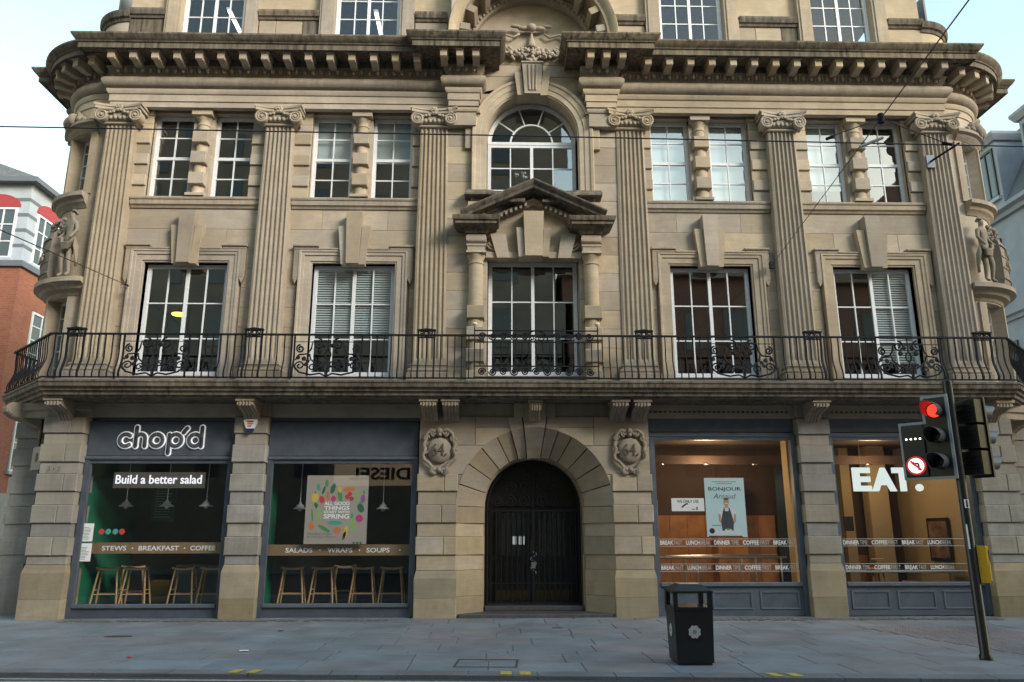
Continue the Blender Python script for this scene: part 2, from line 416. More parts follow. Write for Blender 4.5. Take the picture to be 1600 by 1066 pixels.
def slab_obj(name, x0, x1, v0, v1, mat, top, gap=.007, thick=.05):
    """slab in kerb-parallel coordinates: v is the distance from the kerb edge"""
    V = []
    c = .006
    for z, q in ((top-thick, 0), (top-c, 0), (top, c)):
        for (x, v) in ((x0+gap+q, v0+gap+q), (x1-gap-q, v0+gap+q), (x1-gap-q, v1-gap-q), (x0+gap+q, v1-gap-q)):
            V.append((x, kerb_y(x)+v, z))
    F = [(8,9,10,11)]
    for k in (0, 4):
        for i in range(4): j = (i+1) % 4; F.append((k+i, k+j, k+4+j, k+4+i))
    return mesh(name, V, F, mat, pave)
# kerb stones
x = -14.0
while x < 14:
    L_ = random.uniform(.82, 1.05)
    slab_obj('kerb_stone', x, x+L_, 0, .30, M['kerbm'], .0+random.uniform(-.002, .002), thick=.07); x += L_
rows = [(.30,1.05,1.15),(1.05,1.75,1.0),(1.75,2.03,1.2),(2.03,2.75,1.05),(2.75,3.5,1.0),(3.5,4.2,1.1),(4.2,4.95,1.0),(4.95,5.7,1.1),(5.7,6.45,1.0),(6.45,7.2,1.1)]
for (v0, v1, w) in rows:
    lim = 9.5 if v0 < 2 else 12.2
    x = -lim + random.uniform(-.8, 0)
    while x < lim:
        L_ = w*random.uniform(.78, 1.25)
        slab_obj('paving_slab', x, x+L_, v0, v1, M['slab'], random.uniform(-.0025, .0025)); x += L_
# tactile crossing slabs by the signal pole: small square slabs with rounded studs
for i in range(6):
    for j in range(11):
        v0 = .95+.4*j; x0 = 6.9+.4*i - .10*j
        t = slab_obj('tactile_slab', x0, x0+.4, v0, v0+.4, M['tactile'], .010, gap=.003)
        sb = MB()
        for p in range(4):
            for q in range(4):
                cxx = x0+.05+.1*p; cv = v0+.05+.1*q
                sb.lathe([(.022,.010),(.018,.016)], cxx, kerb_y(cxx)+cv, 6)
        sb.build('studs', M['tactile'], t, kind='stuff', recalc=False)
# strips of small glazed pavement lights let into the slabs along the shopfronts
M['sett'] = plain('pavement_light_glass', (.16, .15, .13), .4, noise=.4, nscale=12)
for (xa, xb, ya, yb) in ((-9.6, -2.9, -.62, -.34), (3.3, 9.5, -.80, -.34)):
    sb = MB(); n = int((xb-xa)/.14)
    for i in range(n):
        for j in range(int((yb-ya)/.13)):
            if random.random() < .12: continue
            x0 = xa+i*.14; y0 = ya+j*.13
            sb.block(x0+.015, x0+.125, y0+.012, y0+.115, .003, .010+random.uniform(0, .003), .004)
    sb.build('pavement_lights', M['sett'], pave, kind='stuff')
# road lines and kerb marks
def paint(name, xs, v0, v1, z, mat):
    V = []; F = []
    for i, x in enumerate(xs): V += [(x, kerb_y(x)+v0, z), (x, kerb_y(x)+v1, z)]
    for i in range(len(xs)-1): F.append((2*i, 2*i+2, 2*i+3, 2*i+1))
    return mesh(name, V, F, mat)
for k, (v0, v1) in enumerate(((-.25, -.18), (-.43, -.36))):
    o = paint('road_line', [-20+i for i in range(38)], v0, v1, -.041, M['roadpaint'])
    tag(o, ('worn cream road line nearest the kerb', 'worn cream road line farther from the kerb')[k], 'road line', 'lines along the kerb')
for k, xc in enumerate((-4.05, -.60, 2.70)):
    for q in (0, 1):
        a = xc-.20+.24*q
        vv = [(a, .03), (a+.13, .03), (a+.17, .27), (a+.04, .27)]
        if k == 1: vv = [(a, .03), (a+.14, .03), (a+.14, .27), (a, .27)]
        if k == 2: vv = [(a+.04, .03), (a+.17, .03), (a+.13, .27), (a, .27)]
        o = mesh('kerb_mark', [(x, kerb_y(x)+v, .0065) for x, v in vv], [(0,1,2,3)], M['yellowpaint'])
        where = ('on the kerb in front of the salad shop', 'on the kerb in front of the arched door', 'on the kerb just right of the litter bin')[k]
        tag(o, '%s yellow stripe of the pair painted %s' % (('left', 'right')[q], where), 'kerb mark', 'yellow kerb marks')
# covers and scraps on the pavement
M['ironcover'] = plain('rusty_iron_cover', (.07, .05, .04), .7, noise=.4, nscale=20)
b = MB().lathe([(.24,.0),(.24,.007),(.22,.009)], 0, 0, 20, sy=.45); o = b.build('drain_cover', M['ironcover']); o.location = (-7.3, -2.85, .0)
tag(o, 'small rusty oval cover in the pavement before the salad shop', 'drain cover')
b = MB(); b.box(-.42,.42,-.012,.012,.003,.006); b.box(-.42,.42,.6,.624,.003,.006); b.box(-.42,-.396,.012,.6,.003,.006); b.box(.396,.42,.012,.6,.003,.006)
o = b.build('inspection_cover', M['ironcover']); o.location = (-1.0, -6.15, .002); o.rotation_euler = (0, 0, rot)
tag(o, 'thin iron frame of a slab-filled cover near the kerb', 'inspection cover')
b = MB().box(-.1,.1,-.03,.03,0,.006); o = b.build('stop_tap_cover', M['ironcover']); o.location = (.3, -1.9, .003); tag(o, 'tiny dark tap cover in the slabs before the arched door', 'cover')
def scrap(name, loc, s, mat, label, cat):
    V = [(s*random.uniform(.6, 1)*cos(a), s*.7*random.uniform(.6, 1)*sin(a), .006+random.uniform(0, .012)) for a in [i*pi/4 for i in range(8)]]
    V2 = [(v[0], v[1], v[2]-.004) for v in V]
    F = [tuple(range(8)), tuple(range(15, 7, -1))]+[(i, i+8, (i+1) % 8+8, (i+1) % 8) for i in range(8)]
    o = mesh(name, V+V2, F, mat); o.location = loc; return tag(o, label, cat)
scrap('litter_scrap', (-6.05, -5.2, .004), .045, M['redprint'], 'small red scrap lying on the slabs at left', 'litter')
scrap('litter_scrap', (-4.6, -4.65, .004), .10, M['whiteprint'], 'crumpled white paper scrap on the slabs', 'litter')
scrap('litter_scrap', (-4.72, -2.2, .004), .07, M['ironcover'], 'brown leaf scrap on the slabs near the shop pier', 'litter')
# ------------------------------------------------------------------ the stone building
B = thing('stone_building', 'wide buff sandstone corner building with pilasters, iron balcony and two shops', 'building')
ST = M['stone']
def mir(mb):
    mb.V = [(-v[0], v[1], v[2]) for v in mb.V]; return mb
def cells(mb, x0, x1, z0, z1, y0, y1, ops):
    xs = sorted({x0, x1, *[o[0] for o in ops], *[o[1] for o in ops]}); zs = sorted({z0, z1, *[o[2] for o in ops], *[o[3] for o in ops]})
    xs = [x for x in xs if x0 <= x <= x1]; zs = [z for z in zs if z0 <= z <= z1]
    for i in range(len(xs)-1):
        for j in range(len(zs)-1):
            mx = (xs[i]+xs[i+1])/2; mz = (zs[j]+zs[j+1])/2
            if any(a < mx < b and c < mz < d for a, b, c, d in ops): continue
            mb.box(xs[i], xs[i+1], y0, y1, zs[j], zs[j+1])
# opening lists
CB, CA = 4.17, 8.03
W1 = .96                      # half width of the first floor windows
Z1a, Z1b = 5.02, 7.80         # first floor openings
Z2a, Z2b = 9.42, 11.66        # second floor openings
ops = []
for s in (-1, 1):
    for c in (CB, CA):
        ops.append((s*c-W1, s*c+W1, Z1a, Z1b))
    for (a, b_) in ((5.34, 4.36), (3.88, 2.90), (9.18, 8.22), (7.72, 6.76)):
        x0, x1 = sorted((s*a, s*b_)); ops.append((x0, x1, Z2a, Z2b))
ops.append((-1.06, 1.06, 5.02, 7.92)); ops.append((-1.09, 1.09, 8.95, 12.13))
mb = MB(); cells(mb, -10.3, 10.3, 4.2, 13.0, .05, .42, ops)
# spandrels closing the round head of the middle window
pts = [(1.09*cos(radians(a)), 11.04+1.09*sin(radians(a))) for a in range(0, 91, 9)]
mb.prism([(1.09, 12.13)]+pts[::-1], .05, .42); mb.prism([(-1.09, 12.13)]+[(-p[0], p[1]) for p in pts], .05, .42)
# piers behind the centre bay strip
for s in (-1, 1): mb.box(*sorted((s*1.09, s*2.06)), -.17, .05, 4.9, 13.0)
mb.build('wall', ST, B)
# ---- ashlar facing
def ashlar(x0, x1, z0, z1, n, bw, y=0.0, t=.055, name='ashlar_stone', mat=ST, ph=0):
    h = (z1-z0)/n
    for i in range(n):
        w = x1-x0; k = max(1, round(w/bw)); xs = [x0+w*j/k for j in range(k+1)]
        if k > 1 and (i+ph) % 2: xs = [x0]+[x0+w*(j+.5)/k for j in range(k)]+[x1]
        for j in range(len(xs)-1):
            MB().block(xs[j]+.002, xs[j+1]-.002, y+random.uniform(-.003, .003), y+t, z0+h*i+.002, z0+h*(i+1)-.002, .005).build(name, mat, B, recalc=False)
for s in (-1, 1):
    for c, xa, xb in ((CB, 2.66, 5.74), (CA, 6.40, 9.50)):
        e0, e1 = sorted((s*xa, s*(c-1.30))); ashlar(e0, e1, 4.86, 8.12, 7, 2)
        e0, e1 = sorted((s*(c+1.30), s*xb)); ashlar(e0, e1, 4.86, 8.12, 7, 2)
        e0, e1 = sorted((s*xa, s*xb)); ashlar(e0, e1, 8.12, 9.14, 2, 1.3, ph=(c == CA))
        # above the twin windows
    # centre bay strips
    e0, e1 = sorted((s*1.42, s*2.05)); ashlar(e0, e1, 4.86, 8.86, 9, 2, y=-.21, t=.06)
    ashlar(e0, e1, 8.86, 11.64, 6, 2, y=-.21, t=.06)
    e0, e1 = sorted((s*1.06, s*1.42)); ashlar(e0, e1, 4.86, 7.9, 6, 2, y=-.19, t=.06)
# ---- pilasters with fluted shafts, carved capitals and moulded bases
def shaft_mesh(name):
    nf = 6; z0, z1 = 5.36, 11.22; mbx = MB(); rings = []
    for z, w, flute in ((z0, .75, 0), (z0+.10, .73, 0), (z0+.14, .73, 1), (8.2, .715, 1), (z1-.10, .655, 1), (z1-.06, .655, 0), (z1, .655, 0)):
        ring = [(-w/2, .06), (-w/2, -.24)]
        e = .035*w/.7; fw = (w-2*e)/nf
        for k in range(nf):
            xa = -w/2+e+fw*k; g = fw*.13
            for q in range(7):
                a = pi*q/6; xx = xa+g+(fw-2*g)*(1-cos(a))/2
                ring.append((xx, -.26+(.046*sin(a) if flute else 0)))
        ring += [(w/2, -.24), (w/2, .06)]
        rings.append([(p[0], p[1], z) for p in ring])
    n = len(rings[0]); V = [p for r in rings for p in r]; F = []
    for i in range(len(rings)-1):
        for k in range(n-1): F.append((i*n+k, i*n+k+1, (i+1)*n+k+1, (i+1)*n+k))
    return V, F
def volute(mb, cx, cz, y, r, s, turns=2.3):
    mb.prism([(cx+r*.96*cos(a), cz+r*.96*sin(a)) for a in [2*pi*i/18 for i in range(18)]], y, y+.22)
    pts = []; rs = []
    n = 34
    for i in range(n+1):
        t = i/n; a = pi/2-s*2*pi*turns*t; rr = r*(1-.82*t)
        pts.append((cx+rr*cos(a), y-.012, cz+rr*sin(a))); rs.append(.026*(1-.5*t))
    mb.tube(pts, .02, 6, rs=rs)
    mb.ball((cx, y-.015, cz), .035, 8, 6)
def capital_mesh():
    m_ = MB()
    # necking ring, egg moulding
    m_.sweep([(-.33, .05), (-.33, -.26), (.33, -.26), (.33, .05)], [(-.02, 11.20), (.03, 11.20), (.045, 11.22), (.03, 11.245), (-.02, 11.245)])
    m_.sweep([(-.33, .05), (-.33, -.26), (.33, -.26), (.33, .05)], [(-.05, 11.245), (.0, 11.25), (.06, 11.32), (.09, 11.40), (.09, 11.44), (-.05, 11.44)])
    for i in range(5): m_.ball((-.2+.1*i, -.335, 11.345), .042, 8, 6, (1, .7, 1.3))
    # canalis
    m_.box(-.36, .36, -.36, .05, 11.435, 11.50)
    for s in (-1, 1):
        volute(m_, s*.37, 11.36, -.40, .145, s)
        m_.tube([(s*.37, -.41, 11.50), (s*.2, -.40, 11.495), (0, -.39, 11.47)], .022, 6)
        # the return volute seen from the side
        m_.lathe([(.13, -.05), (.10, .06), (.13, .16)], 0, 0, 12)
        k = len(m_.V)-36
        for i in range(k, len(m_.V)):
            v = m_.V[i]; m_.V[i] = (s*.46, -.20+v[1]+0, 11.36+v[0]) if False else (s*(.40+v[2]*.35), -.18+v[1], 11.36+v[0])
        # leaves drooping between volute and flower
        for q in range(3): m_.ball((s*(.12+.07*q), -.40, 11.44-.012*q), .04, 6, 5, (1.1, .6, .8))
    # concave abacus with a flower
    ab = []
    for i in range(13):
        t = -1+i/6; ab.append((t*.50, -.47+.13*(1-t*t)))
    poly = ab+[(.50, .05), (-.50, .05)]
    m_.prism([(p[0], p[1]) for p in poly], 11.505, 11.575, 'z')
    poly = [(p[0]*1.06, p[1]-.02) for p in ab]+[(.53, .05), (-.53, .05)]
    m_.prism(poly, 11.578, 11.63, 'z')
    for i in range(6):
        a = i*pi/3; m_.ball((.05*cos(a), -.40, 11.55+.06*sin(a)), .042, 7, 5, (1, .7, 1))
    m_.ball((0, -.425, 11.55), .03, 6, 5)
    m_.V = [(v[0]*1.06, v[1]*1.03, 11.63-(11.63-v[2])*1.08) for v in m_.V]
    return m_
shV, shF = shaft_mesh('s')
pil0 = None
for i, x in enumerate((-9.83, -6.06, -2.36, 2.36, 6.06, 9.83)):
    if pil0 is None:
        pil = mesh('pilaster', shV, shF, M['stone_flute'], B); autosmooth(pil, 50)
        cap = capital_mesh().build('capital', M['stone_carved'], pil); autosmooth(cap, 45)
        bs = MB(); pp = [(-.36, .05), (-.36, -.26), (.36, -.26), (.36, .05)]
        bs.sweep(pp, [(-.05, 4.84), (.11, 4.84), (.11, 5.14), (.075, 5.16), (.095, 5.20), (.075, 5.245), (.035, 5.26), (.035, 5.30), (.055, 5.325), (.035, 5.355), (-.05, 5.36)])
        bs.build('base', M['stone_under'], pil); pil0 = pil
    else:
        pil = dup(pil0, B)
    pil.location = (x, 0, 0)
# ---- entablature: architrave, cushion frieze, egg moulding, modillions, cornice
arch_p = [(-.15, 11.66), (.0, 11.66), (.0, 11.80), (.025, 11.805), (.025, 11.98), (.05, 11.99), (.085, 12.06), (.085, 12.10), (-.15, 12.10)]
def frz(z0, z1, bul, n=10):
    return [(-.15, z0)]+[(bul*sin(pi*i/n)**.6 if 0 < i < n else 0, z0+(z1-z0)*i/n) for i in range(n+1)]+[(-.15, z1)]
bed_p = [(-.15, 12.46), (.03, 12.46), (.05, 12.49), (.06, 12.50), (.12, 12.64), (.14, 12.66), (.14, 12.69), (-.15, 12.69)]
cor_p = [(-.15, 12.69), (.16, 12.69), (.16, 12.83), (.66, 12.835), (.66, 12.80), (.69, 12.80), (.69, 12.93), (.72, 12.945), (.73, 12.97), (.77, 13.0), (.81, 13.06), (.83, 13.09), (.83, 13.13), (.0, 13.19), (-.15, 13.19)]
Rc = 1.3
Cc = (-10.3, 1.3)
cornices = []
def entab(path, dirty=True, parts=(1, 1, 1, 1)):
    if parts[0]: autosmooth(MB().sweep(path, arch_p).build('architrave', M['stone'], B), 30)
    if parts[1]: autosmooth(MB().sweep(path, frz(12.10, 12.46, .19)).build('frieze', M['stone_under'], B), 50)
    if parts[2]: autosmooth(MB().sweep(path, bed_p).build('bed_moulding', M['stone_carved'], B), 30)
    if parts[3]:
        c = MB().sweep(path, cor_p).build('cornice', M['stone_dirty'], B); autosmooth(c, 25); cornices.append(c); return c
yP = -.24
modm = None
def modillions(c, pts):
    """pts: (x, y, angle of outward normal)"""
    global modm
    for (x, y, a) in pts:
        if modm is None:
            m_ = MB(); m_.prism([(-.14, 12.60), (-.30, 12.585), (-.46, 12.62), (-.56, 12.60), (-.58, 12.62), (-.58, 12.775), (-.14, 12.775)], -.08, .08, 'x')
            m_.box(-.10, .10, -.61, -.15, 12.773, 12.828)
            o = m_.build('modillion', M['stone'], c); modm = o
        else:
            o = modm.copy(); link(o, c)
        o.location = (x, y, 0); o.rotation_euler = (0, 0, a)
eggm = None
def eggs(c, pts):
    m_ = MB()
    for (x, y, a) in pts:
        n0 = len(m_.V)
        m_.ball((0, -.125, 12.575), .062, 7, 5, (.85, .75, 1.35))
        m_.tube([(.09, -.15, 12.65), (.09, -.12, 12.56), (.08, -.085, 12.50)], .016, 4)
        for i in range(n0, len(m_.V)):
            v = m_.V[i]; m_.V[i] = (x+v[0]*cos(a)-v[1]*sin(a), y+v[0]*sin(a)+v[1]*cos(a), v[2])
    m_.build('egg_moulding', M['stone_carved'], c, smooth=True, kind='stuff', recalc=False)
for s in (-1, 1):
    P = [(-10.16, .1), (-10.16, yP), (-2.02, yP), (-2.02, yP-.22), (-1.30, yP-.22), (-1.30, .1)]
    Q = P[:3]
    if s == 1: P = [(-p[0], p[1]) for p in P][::-1]; Q = P[3:]
    c = entab(P[:3]+[] if s == -1 else P[3:], parts=(1, 1, 1, 0)); 
    R_ = P[2:] if s == -1 else P[:4]
    R_ = ([(-2.02, .0)]+P[3:]) if s == -1 else (P[:3]+[(2.02, .0)])
    entab(R_, parts=(1, 1, 1, 0))
    # cornice: the long run and the forward break over the middle pier
    cp = [(-10.02, .1), (-10.02, yP), (-2.16, yP), (-2.16, yP-.24), (-1.49, yP-.24), (-1.49, .1)]
    if s == 1: cp = [(-p[0], p[1]) for p in cp][::-1]
    c = MB().sweep(cp, cor_p).build('cornice', M['stone_dirty'], B); autosmooth(c, 25)
    xs = [-9.98+.515*i for i in range(15)]
    modillions(c, [(s*-x if s == 1 else x, yP, 0) for x in xs])
    modillions(c, [((1 if s == 1 else -1)*x, yP-.24, 0) for x in (2.12, 1.74, 1.36)])
    eggs(c, [((-1 if s == 1 else 1)*(-10.0+.195*i), yP, 0) for i in range(41)])
    eggs(c, [((1 if s == 1 else -1)*(1.42+.19*i), yP-.22, 0) for i in range(4)])
# necks of the projecting middle piers under the forward entablature
for s in (-1, 1):
    e = sorted((s*1.36, s*1.98))
    m_ = MB(); m_.box(e[0], e[1], -.40, -.1, 11.18, 11.66); m_.build('entablature_block', M['stone'], B)
    m_ = MB(); m_.sweep([(e[0], 0), (e[0], -.40), (e[1], -.40), (e[1], 0)], [(-.02, 11.52), (.03, 11.53), (.05, 11.58), (.05, 11.62), (-.02, 11.64)]).build('band_moulding', M['stone'], B)
# ---- sill course under the second floor windows
sill_p = [(-.1, 9.14), (.03, 9.14), (.05, 9.19), (.09, 9.22), (.09, 9.33), (.11, 9.34), (.12, 9.38), (.10, 9.41), (-.1, 9.42)]
for s in (-1, 1):
    for xa, xb in ((2.70, 5.70), (6.43, 9.46)):
        e = sorted((s*xa, s*xb)); MB().sweep([(e[0], 0), (e[1], 0)], sill_p).build('sill_course', M['stone_under'], B)
# ---- first floor window surrounds with ears and triple keystones
def surround(c):
    m_ = MB(); w = W1; e = W1+.07
    path = [(c-w, 4.90), (c-w, 7.80), (c+w, 7.80), (c+w, 4.90)]
    path = path[::-1]
    prof = [(0, .2), (0, -.02), (.035, -.02), (.04, -.045), (.17, -.05), (.175, -.075), (.235, -.085), (.25, -.105), (.29, -.11), (.30, .05), (.30, .2)]
    m_.sweep(path, prof, plane='xz')
    o = m_.build('window_surround', M['stone'], B); autosmooth(o, 25)
    # ears: one stepped piece on each side, one fillet on each side of the keystones
    for s in (-1, 1):
        m_ = MB(); a, b_ = sorted((c+s*(w+.285), c+s*(w+.42))); m_.block(a, b_, -.095, .05, 7.42, 8.105, .01)
        a, b_ = sorted((c+s*(w-.13), c+s*(w+.42)))
        m_.block(a, b_, -.10, .05, 8.10, 8.168, .01); m_.block(a-.02, b_+.02, -.135, .05, 8.163, 8.215, .012)
        m_.prism([(c+s*(w+.36), 7.28), (c+s*(w+.42), 7.425), (c+s*(w+.285), 7.425)], -.09, .05)
        m_.build('ear_moulding', M['stone_under'], o)
        a, b_ = sorted((c+s*.3, c+s*(w-.14))); MB().block(a, b_, -.125, .05, 8.09, 8.135, .01).build('head_fillet', M['stone_under'], o, recalc=False)
    for k, (b0, b1, t0, t1, zt, pr) in enumerate(((-.14, .14, -.18, .18, 8.99, .26), (-.27, -.143, -.37, -.183, 8.66, .17), (.143, .27, .183, .37, 8.66, .17))):
        MB().prism([(c+b0, 7.72), (c+b1, 7.72), (c+t1, zt), (c+t0, zt)], -pr, .05).build('keystone', ST, B)
for s in (-1, 1):
    for c in (CB, CA): surround(s*c)
# ---- second floor: banded jambs, blocked half columns
for s in (-1, 1):
    for (xa, xb, xc) in ((2.64, 5.74, 4.12), (6.38, 9.52, 7.97)):
        for (ja, jb) in ((xa, {2.64: 2.90, 6.38: 6.76}[xa]), ({5.74: 5.34, 9.52: 9.18}[xb], xb)):
            e = sorted((s*ja, s*jb))
            for k in range(8):
                z0 = 9.44+k*.272
                pr = .05 if k % 2 == 1 else 0
                if k == 7: pr = 0
                MB().block(e[0], e[1], -.02-pr, .10, z0+.002, z0+.27, .012 if pr else .004).build('jamb_stone', ST, B, recalc=False)
            MB().block(e[0]-.02, e[1]+.02, -.06, .10, 11.56, 11.655, .012).build('jamb_stone', ST, B, recalc=False)
        x = s*xc
        col = MB().lathe([(.17, 9.44), (.17, 9.50), (.15, 9.53), (.145, 9.6), (.138, 11.28), (.155, 11.29), (.155, 11.32), (.14, 11.33), (.14, 11.42), (.19, 11.48), (.20, 11.52)], x, .06, 18)
        o = col.build('half_column', ST, B); autosmooth(o, 40)
        MB().box(x-.24, x+.24, -.17, .2, 11.522, 11.655).build('abacus', ST, o)
        MB().box(x-.22, x+.22, -.15, .2, 9.425, 9.49).build('plinth', ST, o)
        for z0 in (9.72, 10.26, 10.80):
            MB().block(x-.185, x+.185, -.15, .2, z0, z0+.30, .012).build('column_block', ST, o, recalc=False)
        MB().box(x-.235, x+.235, .10, .4, 9.42, 11.66).build('mullion_pier', ST, B)
# ---- windows
def bars_window(x0, x1, z0, z1, y, vs, hs, thick_v=(), thick_h=(), fr=.075, bar=.028, dep=.07, mat=None, name='window', glass=None, parent=None):
    """white timber window: frame + glazing bars; each pane an object of its own. vs/hs: bar centres"""
    m_ = MB(); mat = mat or M['white_paint']
    m_.box(x0, x0+fr, y, y+dep, z0, z1); m_.box(x1-fr, x1, y, y+dep, z0, z1)
    m_.box(x0+fr, x1-fr, y+.002, y+dep-.002, z0, z0+fr*1.3); m_.box(x0+fr, x1-fr, y+.002, y+dep-.002, z1-fr, z1)
    V = [x0+fr]+sorted(vs)+[x1-fr]; H = [z0+fr*1.3]+sorted(hs)+[z1-fr]
    w = parent or B
    o = None
    hw = lambda v, T: (.075 if v in T else bar)/2
    zz = [z0+fr*1.3, z1-fr]
    for v in vs:
        k = hw(v, thick_v); pr = .012 if v in thick_v else 0
        m_.box(v-k, v+k, y+.012-pr, y+.055, zz[0], zz[1])
    for h_ in hs:
        k = hw(h_, thick_h); pr = .008 if h_ in thick_h else -.003
        prev = x0+fr
        for v in sorted(vs)+[x1-fr]:
            kv = hw(v, thick_v) if v in vs else 0
            m_.box(prev, v-kv, y+.012-pr, y+.053, h_-k, h_+k); prev = v+kv
    o = m_.build(name, mat, w)
    for i in range(len(V)-1):
        for j in range(len(H)-1):
            a, b_, c, d = V[i], V[i+1], H[j], H[j+1]
            t1 = random.uniform(-.0022, .0022); t2 = random.uniform(-.0022, .0022)
            mesh('pane', [(a, y+.035-t1-t2, c), (b_, y+.035+t1-t2, c), (b_, y+.035+t1+t2, d), (a, y+.035-t1+t2, d)], [(0,1,2,3)], glass or M['glass'], o)
    return o
for s in (-1, 1):
    for c in (CB, CA):
        x0, x1 = s*c-W1+.02, s*c+W1-.02; xm = s*c
        bars_window(x0, x1, 5.14, 7.79, .16, [xm-.44, xm, xm+.44], [6.02, 6.86], thick_v=(xm,), fr=.085)
        MB().block(x0-.02, x1+.02, .02, .3, 4.90, 5.135, .01).build('window_sill', M['stone_under'], B)
    for (a, b_) in ((5.34, 4.36), (3.88, 2.90), (9.18, 8.22), (7.72, 6.76)):
        x0, x1 = sorted((s*a, s*b_)); xm = (x0+x1)/2
        bars_window(x0, x1, 9.43, 11.65, .22, [xm], [10.01, 10.54, 11.09], thick_h=(10.54,), fr=.08)
# middle first floor window
bars_window(-1.04, 1.04, 5.16, 7.91, .18, [-.49, 0, .49], [6.06, 6.94], thick_v=(0,), fr=.09)
MB().block(-1.06, 1.06, .02, .3, 4.90, 5.155, .01).build('window_sill', M['stone_under'], B)
# middle second floor window with fanlight
wz = bars_window(-1.08, 1.08, 9.0, 11.0, .20, [-.52, 0, .52], [9.78, 10.36], thick_v=(0,), fr=.085)
m_ = MB(); zc = 11.03
def ring(mb, r0, r1, y0, y1, zc, a0=0, a1=180, n=24, cx=0):
    o_ = arc(cx, zc, r1, a0, a1, n); i_ = arc(cx, zc, r0, a0, a1, n)
    for k in range(n):
        mb.prism([i_[k], o_[k], o_[k+1], i_[k+1]], y0, y1)
m_.box(-1.08, 1.08, .19, .27, 10.985, 11.06)
ring(m_, .99, 1.085, .20, .27, zc); ring(m_, .50, .54, .215, .26, zc, n=18)
for a in (36, 72, 108, 144):
    ca, sa = cos(radians(a)), sin(radians(a)); n_ = (-sa*.016, ca*.016)
    p0 = (.54*ca, zc+.54*sa); p1 = (.99*ca, zc+.99*sa)
    m_.prism([(p0[0]-n_[0], p0[1]-n_[1]), (p1[0]-n_[0], p1[1]-n_[1]), (p1[0]+n_[0], p1[1]+n_[1]), (p0[0]+n_[0], p0[1]+n_[1])], .217, .255)
fan = m_.build('fanlight', M['white_paint'], B)
aa = [0, 36, 72, 108, 144, 180]
for i in range(5):
    P_ = arc(0, zc, .52, aa[i], aa[i+1], 5)+arc(0, zc, 1.0, aa[i+1], aa[i], 5)
    t = random.uniform(-.002, .002)
    mesh('pane', [(p[0], .235+t*p[0]*3+(.004 if i < 2 else 0)*(p[1]-zc), p[1]) for p in P_], [tuple(range(len(P_)))], M['glass'], fan)
P_ = arc(0, zc, .52, 0, 180, 14); mesh('pane', [(p[0], .236, p[1]) for p in P_], [tuple(range(len(P_)))], M['glass'], fan)
# arched architrave, imposts and triple keystone of the middle window
m_ = MB(); prof = [(0, .2), (0, -.24), (.03, -.24), (.035, -.27), (.15, -.28), (.16, -.30), (.27, -.315), (.29, -.345), (.35, -.36), (.37, -.33), (.38, -.1)]
path = arc(0, 11.04, 1.09, 0, 180, 28)
am = MB().sweep([(1.09, 8.95)]+path+[(-1.09, 8.95)], [(d if d < .3 else d, h) for d, h in prof], plane='xz')
for i, v in enumerate(am.V):
    pass
o = am.build('arch_surround', ST, B); autosmooth(o, 25)
for s in (-1, 1):
    e = sorted((s*1.40, s*1.62)); MB().block(e[0], e[1], -.30, -.1, 10.62, 11.44, .012).build('arch_ear', ST, o, recalc=False)
    e = sorted((s*1.30, s*1.72)); m_ = MB(); m_.block(e[0], e[1], -.36, -.1, 11.44, 11.50, .012); m_.block(e[0]-.04*1, e[1]+.04, -.41, -.1, 11.503, 11.58, .012); m_.build('impost', M['stone_under'], o, recalc=False)
for (b0, b1, t0, t1, zt, pr) in ((-.19, .19, -.25, .25, 12.80, .52), (-.36, -.193, -.44, -.253, 12.62, .44), (.193, .36, .253, .44, 12.62, .44)):
    m_ = MB(); m_.prism([(b0, 11.98), (b1, 11.98), (t1, zt), (t0, zt)], -pr, -.05)
    if zt > 12.7:
        for q in (-.09, 0, .09): m_.tube([(q*.8, -pr-.005, 12.06), (q, -pr-.005, 12.45), (q*1.1, -pr-.005, 12.76)], .03, 6)
        m_.box(-.27, .27, -.55, -.05, 12.803, 12.84)
    m_.build('keystone', ST, B)
# wall above the arch, up to the garland
for k, (xa, xb, za, zb) in enumerate(((-1.3, -.44, 12.14, 12.62), (.44, 1.3, 12.14, 12.62), (-1.3, -.27, 12.63, 12.95), (.27, 1.3, 12.63, 12.95), (-1.3, 0, 12.96, 13.35), (0, 1.3, 12.96, 13.35))):
    MB().block(xa+.003, xb-.003, -.2, .05, za, zb, .005).build('ashlar_stone', ST, B, recalc=False)
MB().prism([(-1.42, 12.14), (-1.42, 11.62), (-1.37, 11.62)]+[p for p in arc(0, 11.04, 1.40, 156, 90, 10)]+[(0, 12.14)], -.2, .05).build('spandrel', ST, B)
MB().prism([(1.42, 12.14), (1.42, 11.62), (1.37, 11.62)]+[p for p in arc(0, 11.04, 1.40, 24, 90, 10)]+[(0, 12.14)], -.19, .05).build('spandrel', ST, B)
